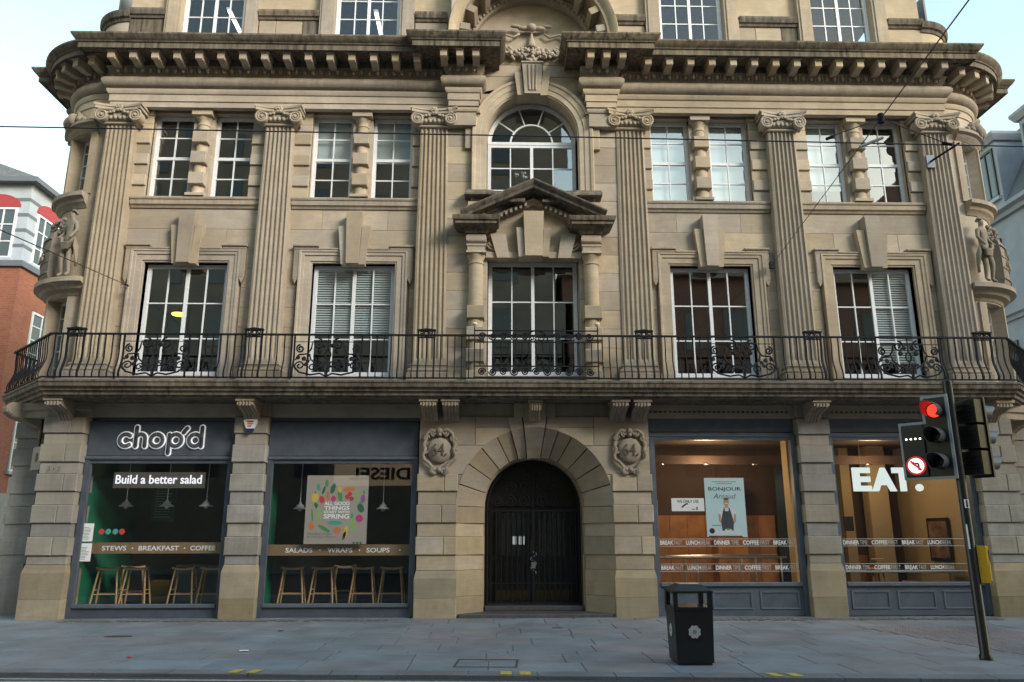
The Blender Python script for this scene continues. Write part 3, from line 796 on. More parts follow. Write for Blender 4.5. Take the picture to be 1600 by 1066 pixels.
# ---- aedicule of the middle first floor window: columns, entablature blocks, pediment, giant keystones
for s in (-1, 1):
    x = s*1.32
    c_ = MB().lathe([(.175, 4.86), (.175, 5.6), (.172, 5.61), (.168, 6.60), (.168, 7.62), (.165, 7.66), (.185, 7.67), (.185, 7.70), (.165, 7.71), (.165, 7.78), (.20, 7.84), (.215, 7.90)], x, -.30, 22)
    o = c_.build('engaged_column', ST, B); autosmooth(o, 40)
    MB().box(x-.225, x+.225, -.535, -.1, 7.902, 7.95).build('abacus', ST, o)
    for z0 in (4.87, 5.36, 5.86, 6.36):
        MB().block(x-.20, x+.20, -.51, -.1, z0, z0+.30, .014).build('column_block', M['stone_base'] if z0 > 6 else ST, o, recalc=False)
    pth = [(x-.17, -.1), (x-.17, -.46), (x+.17, -.46), (x+.17, -.1)]
    m_ = MB(); m_.sweep(pth, [(-.1, 7.952), (.03, 7.952), (.03, 8.06), (.05, 8.07), (.05, 8.12), (.075, 8.14), (-.1, 8.145)])
    m_.sweep(pth, [(-.1, 8.146), (.0, 8.15), (.05, 8.19), (.065, 8.26), (.05, 8.33), (.0, 8.37), (-.1, 8.37)])
    autosmooth(m_.build('entablature_block', ST, o), 35)
    m_ = MB().sweep(pth, [(-.1, 8.371), (.07, 8.371), (.10, 8.46), (.12, 8.48), (.30, 8.52), (.30, 8.58), (.34, 8.60), (.37, 8.67), (.37, 8.70), (-.1, 8.72)])
    autosmooth(m_.build('pediment_foot', M['stone_dirty'], o), 30)
# raking cornice
rk = [(-.02, 0), (-.02, -.10), (.05, -.12), (.07, -.18), (.10, -.20), (.11, -.48), (.17, -.50), (.20, -.545), (.25, -.58), (.28, -.58), (.29, 0)]
m_ = MB().sweep([(1.56, 8.60), (0, 9.33), (-1.56, 8.60)], [(d, h-.2) for d, h in rk], plane='xz'); rc = m_.build('pediment', M['stone_dirty'], B); autosmooth(rc, 25)
m_ = MB().sweep([(1.5, 8.60), (0, 9.305), (-1.5, 8.60)], [(-.13, -.1), (-.13, -.32), (-.08, -.33), (-.015, -.42), (-.015, -.1)], plane='xz'); m_.build('raking_moulding', M['stone_under'], rc)
dn = MB()
for s in (-1, 1):
    for i in range(13):
        t = .12+i*.075; x = s*1.5*t; z = 9.305-.705*t-.10
        dn.box(x-.028, x+.028, -.44, -.3, z-.035, z+.045)
dn.build('dentils', M['stone_under'], rc, kind='stuff')
MB().prism([(-1.15, 7.95), (1.15, 7.95), (1.15, 8.66), (0, 9.2), (-1.15, 8.66)], -.22, -.05).build('tympanum', ST, B)
# giant stepped keystones under the pediment
for (b0, b1, t0, t1, zt, pr) in ((-.20, .20, -.235, .235, 8.93, .52), (-.345, -.203, -.40, -.238, 8.55, .44), (.203, .345, .238, .40, 8.55, .44), (-.84, -.56, -1.0, -.64, 8.42, .36), (.56, .84, .64, 1.0, 8.42, .36)):
    MB().prism([(b0, 7.84), (b1, 7.84), (t1, zt), (t0, zt)], -pr, -.05).build('keystone', ST, B)
MB().box(-1.1, 1.1, -.30, -.05, 7.86, 8.0).build('lintel', ST, B)
for s in (-1, 1):
    m_ = MB()
    for q, r in enumerate((.30, .24)):
        m_.sweep([(s*.40+(-s)*0+s*(.24-.0)*0+p[0], p[1]) for p in arc(s*.42, 8.34, r, 270, 270+s*62, 8)][::s], [(-.02, -.22), (-.02, -.29-.02*q), (.02, -.29-.02*q), (.02, -.22)], plane='xz')
    m_.build('scroll_moulding', ST, B)
# blocking pieces with curved sill beside the pediment, under the middle arch window
for s in (-1, 1):
    pts = [(s*1.62, 9.30), (s*1.62, 9.16), (s*1.42, 8.98), (s*1.15, 8.98), (s*1.15, 9.30)]
    e = sorted((s*1.12, s*1.52)); MB().box(e[0], e[1], -.42, -.1, 8.72, 9.20).build('pedestal', ST, B)
    pth = [(s*1.60, 9.34), (s*1.05, 9.34), (s*.86, 9.30), (s*.70, 9.20), (s*.56, 9.16), (s*.2, 9.16)]
    if s == 1: pth = pth[::1]
    else: pth = pth[::-1]
    pth = pth if s == -1 else pth
    m_ = MB().sweep(pth[::-1], [(-.16, -.1), (-.16, -.42), (-.10, -.44), (-.08, -.52), (-.02, -.56), (.02, -.56), (.03, -.1)], plane='xz')
    autosmooth(m_.build('swept_sill', M['stone_dirty'], B), 30)
# ---- attic storey: parapet panels, tall windows, segmental hood over the middle
YA = .35
mb = MB(); aops = []
for s in (-1, 1):
    for (a, b_) in ((5.06, 3.36), (8.98, 7.36)):
        x0, x1 = sorted((s*a, s*b_)); aops.append((x0, x1, 13.05, 16.0))
cells(mb, -10.3, 10.3, 13.0, 16.6, YA+.05, YA+.4, aops); mb.build('attic_wall', ST, B)
for s in (-1, 1):
    for (a, b_) in ((5.06, 3.36), (8.98, 7.36)):
        x0, x1 = sorted((s*a, s*b_)); xm = (x0+x1)/2
        bars_window(x0+.01, x1-.01, 13.1, 15.98, YA+.12, [xm-.36, xm, xm+.36], [13.62, 14.16, 14.7, 15.25], thick_v=(xm,), fr=.10, glass=M['atticglass'])
        for q in (x0-.36, x1):
            m_ = MB(); m_.box(q, q+.36, YA-.12, YA+.06, 13.19, 16.6); m_.box(q+.06, q+.30, YA-.15, YA-.115, 13.4, 16.5); m_.build('attic_pilaster', M['stone_flute'], B)
    # parapet: cornice band and two courses of block
    for (a, b_) in ((9.36, 10.28), (5.44, 6.98), (2.15, 2.98)):
        e = sorted((s*a, s*b_)); MB().sweep([(e[0], YA), (e[1], YA)], [(-.1, 14.52), (.06, 14.52), (.08, 14.58), (.12, 14.60), (.15, 14.70), (.15, 14.76), (-.1, 14.80)]).build('parapet_moulding', M['stone_dirty'], B)
        for i, (za, zb) in enumerate(((13.19, 13.62), (13.625, 14.06), (14.065, 14.515))):
            w = e[1]-e[0]; cuts = [0, .5, 1] if (w > 1.2 and i % 2) else ([0, .28, .72, 1] if w > 1.2 else [0, 1])
            for k in range(len(cuts)-1):
                MB().block(e[0]+w*cuts[k]+.003, e[0]+w*cuts[k+1]-.003, YA-.02-random.uniform(0, .012), YA+.06, za, zb, .012).build('parapet_stone', M['stone_dirty'] if random.random() < .25 else ST, B, recalc=False)
MB().box(-10.3, 10.3, YA+.4, 9, 16.45, 16.6).build('roof', M['lead'], B)
MB().sweep([(-10.4, .1), (-10.4, -.15), (-2.3, -.15), (-2.3, .3)], [(-.6, 13.191), (.4, 13.191), (.4, 13.20), (-.6, 13.24)]).build('lead_flashing', M['lead'], B)
MB().sweep([(2.3, .3), (2.3, -.15), (10.4, -.15), (10.4, .1)], [(-.6, 13.191), (.4, 13.191), (.4, 13.20), (-.6, 13.24)]).build('lead_flashing', M['lead'], B)
# round hood
ZH = 13.22
m_ = MB(); hood = [(-.12, -.25), (-.12, -.42), (-.02, -.48), (.0, -1.02), (.06, -1.03), (.10, -1.08), (.17, -1.14), (.23, -1.16), (.25, -1.12), (.25, -.25)]
m_.sweep(arc(0, ZH, 1.78, 0, 180, 40), hood, plane='xz'); hd = m_.build('round_hood', M['stone'], B); autosmooth(hd, 25)
for i, a in enumerate(range(9, 180, 18)):
    m_ = MB(); ca, sa = cos(radians(a)), sin(radians(a))
    m_.box(-.085, .085, -.98, -.42, -.10, .125)
    m_.V = [((1.64+v[2])*ca - v[0]*sa, v[1], ZH+(1.64+v[2])*sa + v[0]*ca) for v in m_.V]; m_.build('modillion', M['stone_under'], hd)
m_ = MB().sweep(arc(0, ZH, 1.52, 0, 180, 36), [(-.02, -.1), (-.02, -.32), (.10, -.44), (.14, -.44), (.14, -.1)], plane='xz'); autosmooth(m_.build('hood_bed_moulding', M['stone_carved'], hd), 30)
m_ = MB()
for i in range(40):
    a = radians(4+i*4.4); m_.ball((1.555*cos(a), -.40, ZH+1.555*sin(a)), .045, 6, 5, (1, .8, 1))
m_.build('egg_moulding', M['stone_carved'], hd, smooth=True, kind='stuff', recalc=False)
m_ = MB(); m_.prism([(-1.56, ZH-.25)]+[(1.56, ZH-.25)]+arc(0, ZH, 1.56, 0, 180, 30), -.165, .3); m_.build('hood_tympanum', ST, B)
# solid behind the hood
m_ = MB(); m_.prism([(-2.02, 13.19), (2.02, 13.19), (2.02, 16.6), (-2.02, 16.6)], -.1, .42); m_.build('hood_wall', ST, B)
# carved garland, ribbon and mask under the hood
def garland(parent):
    m_ = MB(); rnd = random.Random(3)
    def cluster(c, n, sp, r):
        for i in range(n):
            p = (c[0]+rnd.gauss(0, sp[0]), c[1]-rnd.uniform(0, .10), c[2]+rnd.gauss(0, sp[1])); m_.ball(p, rnd.uniform(.6, 1.1)*r, 7, 5)
    for s in (-1, 1):
        for i in range(9):
            t = i/8; x = s*(.16+.66*t); z = 13.26-.10*sin(pi*t)+.10*t
            cluster((x, -.26, z), 10, (.04, .06), .055)
        m_.tube([(s*.85, -.24, 13.42), (s*.95, -.28, 13.6), (s*.7, -.26, 13.78), (s*.45, -.28, 13.68), (s*.3, -.26, 13.80)], .03, 6)
        m_.tube([(s*.85, -.24, 13.30), (s*.98, -.28, 13.1), (s*.9, -.26, 12.98), (s*.8, -.24, 13.06)], .025, 6)
    for i in range(7): cluster((0, -.30, 13.28-.09*i), 10, (.10-.012*i, .04), .055)
    m_.lathe([(.0, 13.35), (.16, 13.36), (.10, 13.5), (.05, 13.66), (.02, 13.82)], 0, -.26, 10)
    for s in (-1, 1):
        m_.ball((s*.18, -.3, 13.92), .12, 8, 6, (1.5, .6, .5)); m_.ball((s*.40, -.3, 13.98), .09, 8, 6, (1.5, .6, .5))
    m_.ball((0, -.33, 13.93), .13, 8, 6, (1, .8, .8))
    return m_.build('carved_garland', M['stone_carved'], parent, smooth=True, recalc=False)
garland(B)
# ---- rounded corners of the building (built for the left, mirrored for the right)
def rarc(r, a0, a1, n=14): return arc(Cc[0], Cc[1], r, a0, a1, n)
def corner_part(name, mat, fn, sm=None, parent=None, mirror=False):
    m_ = MB(); fn(m_)
    if mirror: mir(m_)
    o = m_.build(name, mat, parent or B)
    if sm: autosmooth(o, sm)
    return o
WA0, WA1 = 224, 256       # angular range of the narrow corner windows
for mr_ in (False, True):
    def walls(m_):
        P1 = rarc(Rc, 180, WA0, 8); P2 = rarc(Rc, WA1, 270, 6); PW = rarc(Rc, WA0, WA1, 8)
        wp = lambda z0, z1: [(-.35, z0), (0, z0), (0, z1), (-.35, z1)]
        m_.sweep(P1, wp(4.2, 13.19)); m_.sweep(P2, wp(4.2, 13.19))
        for z0, z1 in ((4.2, 5.0), (6.95, 9.5), (11.1, 13.19)): m_.sweep(PW, wp(z0, z1))
        m_.box(-11.6, -11.25, 1.3, 9, 4.2, 13.19)
    corner_part('corner_wall', ST, walls, 30, mirror=mr_)
    P = rarc(Rc, 176, 272, 20)
    for nm, pf, mt in (('architrave', arch_p, M['stone']), ('frieze', frz(12.10, 12.46, .19), M['stone_under']), ('bed_moulding', bed_p, M['stone_carved'])):
        corner_part(nm, mt, lambda m_: m_.sweep(P, pf), 30, mirror=mr_)
    c = corner_part('corner_cornice', M['stone_dirty'], lambda m_: m_.sweep(P, cor_p), 25, mirror=mr_)
    mods = []
    for a in (192, 206, 220, 234, 248, 262):
        ra = radians(a); px, py = Cc[0]+Rc*cos(ra), Cc[1]+Rc*sin(ra); rot_ = ra+pi/2
        if mr_: px = -px; rot_ = -rot_
        mods.append((px, py, rot_))
    modillions(c, mods)
    eg = []
    for a in range(182, 270, 8):
        ra = radians(a); px, py = Cc[0]+Rc*cos(ra), Cc[1]+Rc*sin(ra); rot_ = ra+pi/2
        if mr_: px = -px; rot_ = -rot_
        eg.append((px, py, rot_))
    eggs(c, eg)
    # side elevation, mirror of the front over the diagonal: pilaster and straight cornice
    sp = [(-11.76, 9), (-11.76, 1.22), (-11.5, 1.22)]
    for nm, pf, mt in (('architrave', arch_p, M['stone']), ('frieze', frz(12.10, 12.46, .19), M['stone_under']), ('side_cornice', cor_p, M['stone_dirty'])):
        corner_part(nm, mt, lambda m_: m_.sweep(sp, pf), 25, mirror=mr_)
    def sidep(m_):
        m_.box(-11.70, -11.6, 1.5, 2.2, 4.86, 11.66)
    corner_part('side_pilaster', M['stone_flute'], sidep, mirror=mr_)
    # attic corner parapet
    def att(m_):
        m_.sweep(arc(-10.28, 1.33, 1.0, 180, 272, 14), [(-.3, 13.19), (0, 13.19), (0, 14.42), (-.3, 14.42)]); m_.box(-11.28, -10.98, 1.33, 9, 13.19, 14.42)
    corner_part('corner_parapet', ST, att, 30, mirror=mr_)
    corner_part('corner_parapet_moulding', M['stone_dirty'], lambda m_: m_.sweep([(-11.28, 9)]+arc(-10.28, 1.33, 1.0, 180, 272, 14), [(-.3, 14.42), (.03, 14.42), (.05, 14.50), (.10, 14.53), (.13, 14.62), (.13, 14.70), (-.3, 14.74)]), 30, mirror=mr_)
    # ledges: big moulded shelf with the figures, sill of the upper window, hood of the upper window
    led = lambda z, p, h: [(-.1, z), (.02, z), (.06, z+h*.2), (p*.5, z+h*.35), (p*.62, z+h*.55), (p, z+h*.7), (p, z+h), (-.1, z+h)]
    P2 = rarc(Rc, 178, 264, 18)
    corner_part('figure_shelf', M['stone_under'], lambda m_: m_.sweep(rarc(Rc, 178, 274, 18), led(6.98, .34, .36)), 25, mirror=mr_)
    corner_part('window_sill_shelf', M['stone_under'], lambda m_: m_.sweep(rarc(Rc, 200, 262, 14), led(9.14, .24, .34)), 25, mirror=mr_)
    corner_part('window_hood', M['stone_under'], lambda m_: m_.sweep(rarc(Rc, 200, 262, 14), led(11.12, .20, .26)), 25, mirror=mr_)
    for z0, z1 in ((5.0, 6.95), (9.5, 11.1)):
        corner_part('corner_architrave', ST, lambda m_: (m_.sweep(rarc(Rc, WA1, WA1+8, 3), [(-.1, z0), (.05, z0), (.05, z1), (-.1, z1)]), m_.sweep(rarc(Rc, WA0-8, WA0, 3), [(-.1, z0), (.05, z0), (.05, z1), (-.1, z1)])), mirror=mr_)
        # narrow window set on the chord
        am = radians((WA0+WA1)/2); hw = (Rc-.28)*math.tan(radians((WA1-WA0)/2))+.04
        o = bars_window(-hw, hw, z0, z1, 0, [0], [z0+(z1-z0)*k/5 for k in (1, 2, 3, 4)], fr=.06, bar=.022)
        d = Rc*cos(radians((WA1-WA0)/2))-.22
        px, py = Cc[0]+d*cos(am), Cc[1]+d*sin(am); ro = am+pi/2
        if mr_: px = -px; ro = -ro
        o.location = (px, py, 0); o.rotation_euler = (0, 0, ro)
    # carved ornament over the upper corner window: cartouche, fruit and scrolls
    m_ = MB(); rnd = random.Random(5)
    for a, z, r in ((226, 11.48, .19), (240, 11.52, .13), (212, 11.52, .13), (250, 11.40, .10), (204, 11.38, .10), (232, 11.40, .12), (220, 11.38, .12), (244, 11.34, .09), (236, 11.62, .09)):
        ra = radians(a)
        for q in range(6):
            m_.ball((Cc[0]+(Rc+.08+rnd.uniform(0, .10))*cos(ra+rnd.gauss(0, .035)), Cc[1]+(Rc+.08)*sin(ra+rnd.gauss(0, .035)), z+rnd.gauss(0, .05)), r*rnd.uniform(.35, .65), 7, 5)
    for a in (222, 232): 
        ra = radians(a); m_.ball((Cc[0]+(Rc+.16)*cos(ra), Cc[1]+(Rc+.16)*sin(ra), 11.50), .14, 9, 7, (1, 1, 1.25))
    for dz, a0_, a1_ in ((11.36, 238, 258), (11.32, 198, 216)):
        pts = []
        for i in range(16):
            t = i/15; a = radians(a0_+(a1_-a0_)*.5+ (a1_-a0_)*.5*(1-t)*cos(t*9)); z = dz-.05+(1-t)*.16*sin(t*9)
            pts.append((Cc[0]+(Rc+.08)*cos(a), Cc[1]+(Rc+.08)*sin(a), z))
        m_.tube(pts, .035, 6)
    if mr_: mir(m_)
    m_.build('carved_cartouche', M['stone_statue'], B, smooth=True)
# ---- carved figures on the corner shelves
def skin_body(name, joints, edges, mat, parent, levels=2):
    me = bpy.data.meshes.new(name); me.from_pydata([j[:3] for j in joints], edges, []); me.update()
    o = bpy.data.objects.new(name, me); link(o, parent)
    md = o.modifiers.new('skin', 'SKIN'); md.use_smooth_shade = True
    if not me.skin_vertices: me.attributes  # layer is made with the modifier
    for i, j in enumerate(joints):
        sv = me.skin_vertices[0].data[i]; sv.radius = (j[3], j[4] if len(j) > 4 else j[3]); sv.use_root = (i == 0)
    s2 = o.modifiers.new('sub', 'SUBSURF'); s2.levels = levels; s2.render_levels = levels
    dg = bpy.context.evaluated_depsgraph_get(); me2 = bpy.data.meshes.new_from_object(o.evaluated_get(dg))
    o.modifiers.clear(); o.data = me2; me2.materials.clear(); me2.materials.append(mat)
    me2.polygons.foreach_set('use_smooth', [True]*len(me2.polygons))
    return o
def figure(mirror, zoff, parent):
    """draped standing figure, one hip out, one hand on a tall shield, the other holding a cloth"""
    J = [(0, 0, .86, .115, .10), (0, .0, 1.02, .105, .085), (.01, 0, 1.20, .135, .095), (.015, 0, 1.33, .12, .08), (.02, -.01, 1.42, .045, .045),   # pelvis..neck
         (.02, -.03, 1.50, .062, .07), (.02, -.03, 1.60, .06, .065),                                                                               # head
         (.15, 0, 1.33, .055, .055), (.24, -.03, 1.13, .042, .042), (.22, -.13, .96, .032, .032), (.20, -.17, .90, .03, .03),                      # arm over the drapery
         (-.12, 0, 1.33, .055, .055), (-.21, .02, 1.16, .042, .042), (-.27, -.06, 1.02, .032, .032), (-.29, -.10, .98, .03, .03),                  # arm on the shield
         (.075, 0, .82, .095, .09), (.09, -.04, .45, .062, .062), (.09, 0, .10, .036, .036), (.10, -.09, .03, .035, .025),                         # legs
         (-.075, 0, .82, .095, .09), (-.10, -.08, .46, .062, .062), (-.11, -.02, .10, .036, .036), (-.13, -.11, .03, .035, .025)]
    E_ = [(0,1),(1,2),(2,3),(3,4),(4,5),(5,6),(3,7),(7,8),(8,9),(9,10),(3,11),(11,12),(12,13),(13,14),(0,15),(15,16),(16,17),(17,18),(0,19),(19,20),(20,21),(21,22)]
    o = skin_body('carved_figure', J, E_, M['stone_statue'], parent)
    return o
for mr_ in (False, True):
    fig = figure(mr_, 0, B); s = 1 if mr_ else -1
    fig.location = (s*10.64, -.21, 7.34); fig.rotation_euler = (0, 0, s*.45); fig.scale = (s*-1.0, 1.0, .98)
    # hair, draped cloth
    m_ = MB(); rnd = random.Random(9)
    for i in range(26):
        a = rnd.uniform(0, 2*pi); t = rnd.uniform(.1, 1.5); m_.ball((.02+.075*sin(t)*cos(a), -.02+.08*abs(sin(t)*sin(a)), 1.58+.08*cos(t)), .032, 6, 5)
    m_.build('hair', M['stone_statue'], fig, smooth=True, recalc=False)
    m_ = MB()
    for k in range(6): m_.tube([(-.18+.02*k, -.10-.01*k, .90+.01*k), (0, -.15, .80-.03*k), (.16, -.13, .80-.03*k), (.24, -.06, .92-.03*k), (.27, .02, .70-.06*k), (.25, .05, .45-.04*k)], .03, 6)
    m_.build('drapery', M['stone_statue'], fig, smooth=True)
    # tall lettered shield and stacked bales beside the figure
    def shield(m_):
        m_.sweep(arc(Cc[0], Cc[1], Rc+.10, 196, 236, 10), [(-.15, 7.36), (.10, 7.36), (.16, 7.5), (.17, 8.2), (.14, 8.5), (.05, 8.62), (-.15, 8.62)])
        for z in (7.52, 7.8, 8.08, 8.36): m_.sweep(arc(Cc[0], Cc[1], Rc+.25, 197, 235, 10), [(-.1, z), (.035, z+.01), (.035, z+.04), (-.1, z+.05)])
        rnd = random.Random(4)
        for i in range(60):
            a = radians(rnd.uniform(200, 244)); m_.ball((Cc[0]+(Rc+.14)*cos(a), Cc[1]+(Rc+.14)*sin(a), rnd.uniform(8.5, 8.86)), rnd.uniform(.03, .065), 6, 5)
    sh = corner_part('carved_shield', M['stone_statue'], shield, 40, mirror=mr_)
    lines = (('INS', 8.15), ('BU', 7.86)) if mr_ else (('ANS', 7.86),)
    for (t, z) in lines:
        o = text_mesh('carved_lettering', t, M['stone_under'], sh, -.22, .22, 0, .18, 0, .03, bold=.01)
        a = radians(219); r = Rc+.31; px, py = Cc[0]+r*cos(a), Cc[1]+r*sin(a); ro = a+pi/2
        if mr_: px = -px; ro = -ro
        o.location = (px, py, z); o.rotation_euler = (0, 0, ro)
# ---- ground floor: rusticated piers, arched entrance, shopfronts
PJ = [(1.26, 1.64), (1.92, 2.30), (2.58, 2.95), (3.20, 3.58), (3.82, 4.18)]      # projecting courses
def courses(z0, z1):
    out = []; z = z0
    for a, b_ in PJ:
        if a > z: out.append((z, a, 0))
        out.append((a, b_, 1)); z = b_
    if z < z1: out.append((z, z1, 0))
    return out
def pier(x0, x1, yf=-.10, yb=.35, mat=None, base=1.08, top=4.2):
    mat = mat or M['stone_grey']
    for (a, b_, p) in [q for q in courses(base, 4.2) if q[1] <= top+.01]:
        e = .03 if p else 0.0
        w = x1-x0
        if p and w > .8: 
            xm = x0+w*random.choice((.62, .68)); spans = ((x0-e, xm), (xm, x1+e))
        else: spans = ((x0-e, x1+e),)
        for (q0, q1) in spans:
            MB().block(q0+.002, q1-.002, yf-(.045 if p else 0)+random.uniform(-.002, .002), yb, a+.003, b_-.003, .016 if p else .004).build('pier_stone', mat, B, recalc=False)
    # weathered base in two stones, sloping out at the top
    m_ = MB(); m_.add([(x0-.03, yf-.05, .40), (x1+.03, yf-.05, .40), (x1+.03, yb, .40), (x0-.03, yb, .40), (x0-.035, yf-.055, base-.16), (x1+.035, yf-.055, base-.16), (x1+.035, yb, base-.16), (x0-.035, yb, base-.16),
                       (x0+.0, yf-.005, base-.003), (x1-.0, yf-.005, base-.003), (x1, yb, base-.003), (x0, yb, base-.003)],
                      [(0,1,5,4),(1,2,6,5),(3,0,4,7),(4,5,9,8),(5,6,10,9),(7,4,8,11),(8,9,10,11)])
    m_.build('pier_base', M['stone_base'], B, recalc=False)
    MB().block(x0-.033, x1+.033, yf-.052, yb, -.03, .397, .012).build('pier_base', M['stone_base'], B, recalc=False)
for s in (-1, 1):
    e = sorted((s*5.86, s*6.53)); pier(*e)
    e = sorted((s*1.70, s*2.52)); pier(*e, yb=.5, mat=ST, base=.95, top=2.95)
    e = sorted((s*9.80, s*10.62)); pier(*e, yf=-.12, yb=.5)
# corner entrance: pier on the side street, recessed wall and door head
for mr_ in (False, True):
    def sidepier(m_):
        for (a, b_, p) in courses(1.08, 4.2):
            q = .045 if p else 0
            m_.box(-11.78-q, -11.2, .86-q*.6, 1.72+q*.6, a+.003, b_-.003)
        m_.box(-11.83, -11.2, .80, 1.78, -.03, 1.08)
    corner_part('side_pier', M['stone_grey'], sidepier, mirror=mr_)
    corner_part('corner_recess', M['stone_grey'], lambda m_: m_.sweep([(-11.5, 1.4), (-10.5, .35)], [(-.2, 0), (0, 0), (0, 4.2), (-.2, 4.2)]), mirror=mr_)
    corner_part('corner_lintel', ST, lambda m_: m_.sweep([(-11.75, 4), (-11.75, .95), (-11.2, .05), (-10.62, -.10), (-9.7, -.10)], [(-.5, 4.18), (.0, 4.18), (.0, 4.32), (.05, 4.34), (.05, 4.50), (-.5, 4.50)]), mirror=mr_)
    corner_part('side_wall', M['stone_grey'], lambda m_: m_.box(-11.7, -11.3, 1.7, 9, 0, 4.2), mirror=mr_)
    # scrolled console under the balcony corner
    def console(m_):
        pr = [(-.05, 4.50), (-.05, 3.75), (.06, 3.72), (.13, 3.80), (.16, 3.95), (.30, 4.06), (.52, 4.14), (.72, 4.20), (.86, 4.30), (.86, 4.42), (.80, 4.50)]
        n0 = len(m_.V); m_.prism([(p, q) for p, q in pr], -.17, .17, 'x'); 
        for q in (-.12, 0, .12): m_.tube([(q, p+.012, z) for p, z in pr[2:10]], .035, 6)
        ca, sa = cos(radians(225)), sin(radians(225))
        for i in range(n0, len(m_.V)):
            x, y, z = m_.V[i]; m_.V[i] = (-10.95+y*ca-x*sa, .55+y*sa+x*ca, z)
    corner_part('corner_console', M['stone_under'], console, mirror=mr_)
# blocks over the centre piers, brackets in pairs, lintel course
def bracket(x, w=.36, yb=0.0, d=.62):
    m_ = MB(); pr = [(yb, 4.50), (yb, 4.12), (yb-.05, 4.10), (yb-.11, 4.16), (yb-.2, 4.25), (yb-.38, 4.29), (yb-d, 4.36), (yb-d, 4.43), (yb-d+.02, 4.50)]
    m_.prism(pr, x-w/2, x+w/2, 'x')
    for q in (-.3, -.1, .1, .3): m_.tube([(x+q*w, p[0]-.004, p[1]-.004) for p in pr[2:8]], .022, 6)
    m_.box(x-w/2-.03, x+w/2+.03, yb-d-.03, yb, 4.44, 4.497)
    return autosmooth(m_.build('balcony_bracket', M['stone_under'], B), 30)
for s in (-1, 1):
    bracket(s*2.30, .34, -.1); bracket(s*1.83, .34, -.1); bracket(s*6.18, .34, -.1); bracket(s*10.2, .34, -.1)
for s in (-1, 1):
    e = sorted((s*.46, s*2.50)); MB().block(e[0], e[1], -.06, .5, 4.203, 4.50, .006).build('lintel_course', M['stone_under'], B, recalc=False)
    for xa, xb in ((2.52, 5.83), (6.55, 9.8)):
        e = sorted((s*xa, s*xb)); MB().box(e[0], e[1], .22, .42, 4.1, 4.5).build('shop_lintel', M['grey_paint'] if s < 0 else M['blue_paint'], B)
    e = sorted((s*5.83, s*6.55)); MB().box(e[0], e[1], -.1, .42, 4.203, 4.5).build('pier_head', M['stone_under'], B)
# spandrel stones round the arch
ZS, RO, RI = 2.27, 1.70, 1.13
def spandrel(za, zb, s, xin=None, xout=2.52, yf=-.10, nm='spandrel_stone'):
    pts = []
    for i in range(7):
        z = za+(zb-za)*i/6; d = RO*RO-(z-ZS)**2
        x = sqrt(d) if d > 0 else 0
        if xin is not None: x = max(x, xin)
        pts.append((s*x, z))
    poly = [(s*(xout-.002), za+.003), (s*(xout-.002), zb-.003)]+[(p[0]+s*.004, min(max(p[1], za+.003), zb-.003)) for p in pts[::-1]]
    MB().prism(poly, yf, .4).build(nm, ST, B)
for s in (-1, 1):
    spandrel(2.27, 2.945, s, xout=1.702, yf=-.096)
    spandrel(2.95, 3.575, s); spandrel(3.58, 3.97, s, xin=.48, xout=1.30); spandrel(3.58, 4.2, s, xin=1.305, yf=-.103); spandrel(3.975, 4.2, s, xin=.48, xout=1.30, yf=-.098)
# splayed voussoirs
edges = [0, 16, 32, 47, 61, 72, 82, 98, 108, 119, 133, 148, 164, 180]
def splay(name, a0, a1, pr=0.0, up=0.0):
    m_ = MB(); n = 3; V = []
    for k in range(n+1):
        a = radians(a0+.4+(a1-a0-.8)*k/n)
        ro = RO+.004; ri = RI-pr*.8
        yo = -.10-pr; 
        V += [((ro+up)*cos(a), yo, ZS+(ro+up)*sin(a)), (ro*cos(a), yo, ZS+ro*sin(a)), (ri*cos(a), .45-pr, ZS+ri*sin(a)), (ri*cos(a), .70, ZS+ri*sin(a)), ((RO+up)*cos(a), .70, ZS+(RO+up)*sin(a))]
    F = []
    for k in range(n):
        for j in range(5):
            F.append((k*5+j, k*5+(j+1) % 5, (k+1)*5+(j+1) % 5, (k+1)*5+j))
    F += [(0,1,2,3,4), tuple(n*5+j for j in (4,3,2,1,0))]
    m_.add(V, F); return m_.build(name, ST, B)
for i in range(len(edges)-1):
    key = edges[i] in (72, 82, 98); mid = edges[i] == 82
    splay('voussoir', edges[i], edges[i+1], pr=.07 if mid else (.035 if key else (.012 if i % 2 else 0)), up=.27 if key else 0)
MB().prism([(-.22, 4.2), (.22, 4.2), (.24, 4.497), (-.24, 4.497)], -.2, .4).build('keystone', ST, B)
for s in (-1, 1): MB().prism([(s*.225, 4.2), (s*.46, 4.2), (s*.455, 4.497), (s*.245, 4.497)], -.14, .4).build('keystone', ST, B)
bracket(0, .26, -.2, .42)
# splayed jamb stones
for s in (-1, 1):
    for (a, b_, p) in [(-.03, .42, 0), (.42, .95, 0)]+[c for c in courses(.95, 2.95) if c[0] < 2.2]:
        b_ = min(b_, ZS-.001)
        if b_-a < .05: continue
        q = .035 if p else (.02 if a < .9 else 0)
        V = [(s*(RO-.0), -.10-q*.5), (s*(RI-q), .45-q), (s*(RI-q), .75), (s*RO, .75)]
        m_ = MB(); m_.prism(V, a+.003, b_-.003, 'z'); m_.build('jamb_stone', M['stone_base'] if p or a < .9 else ST, B)
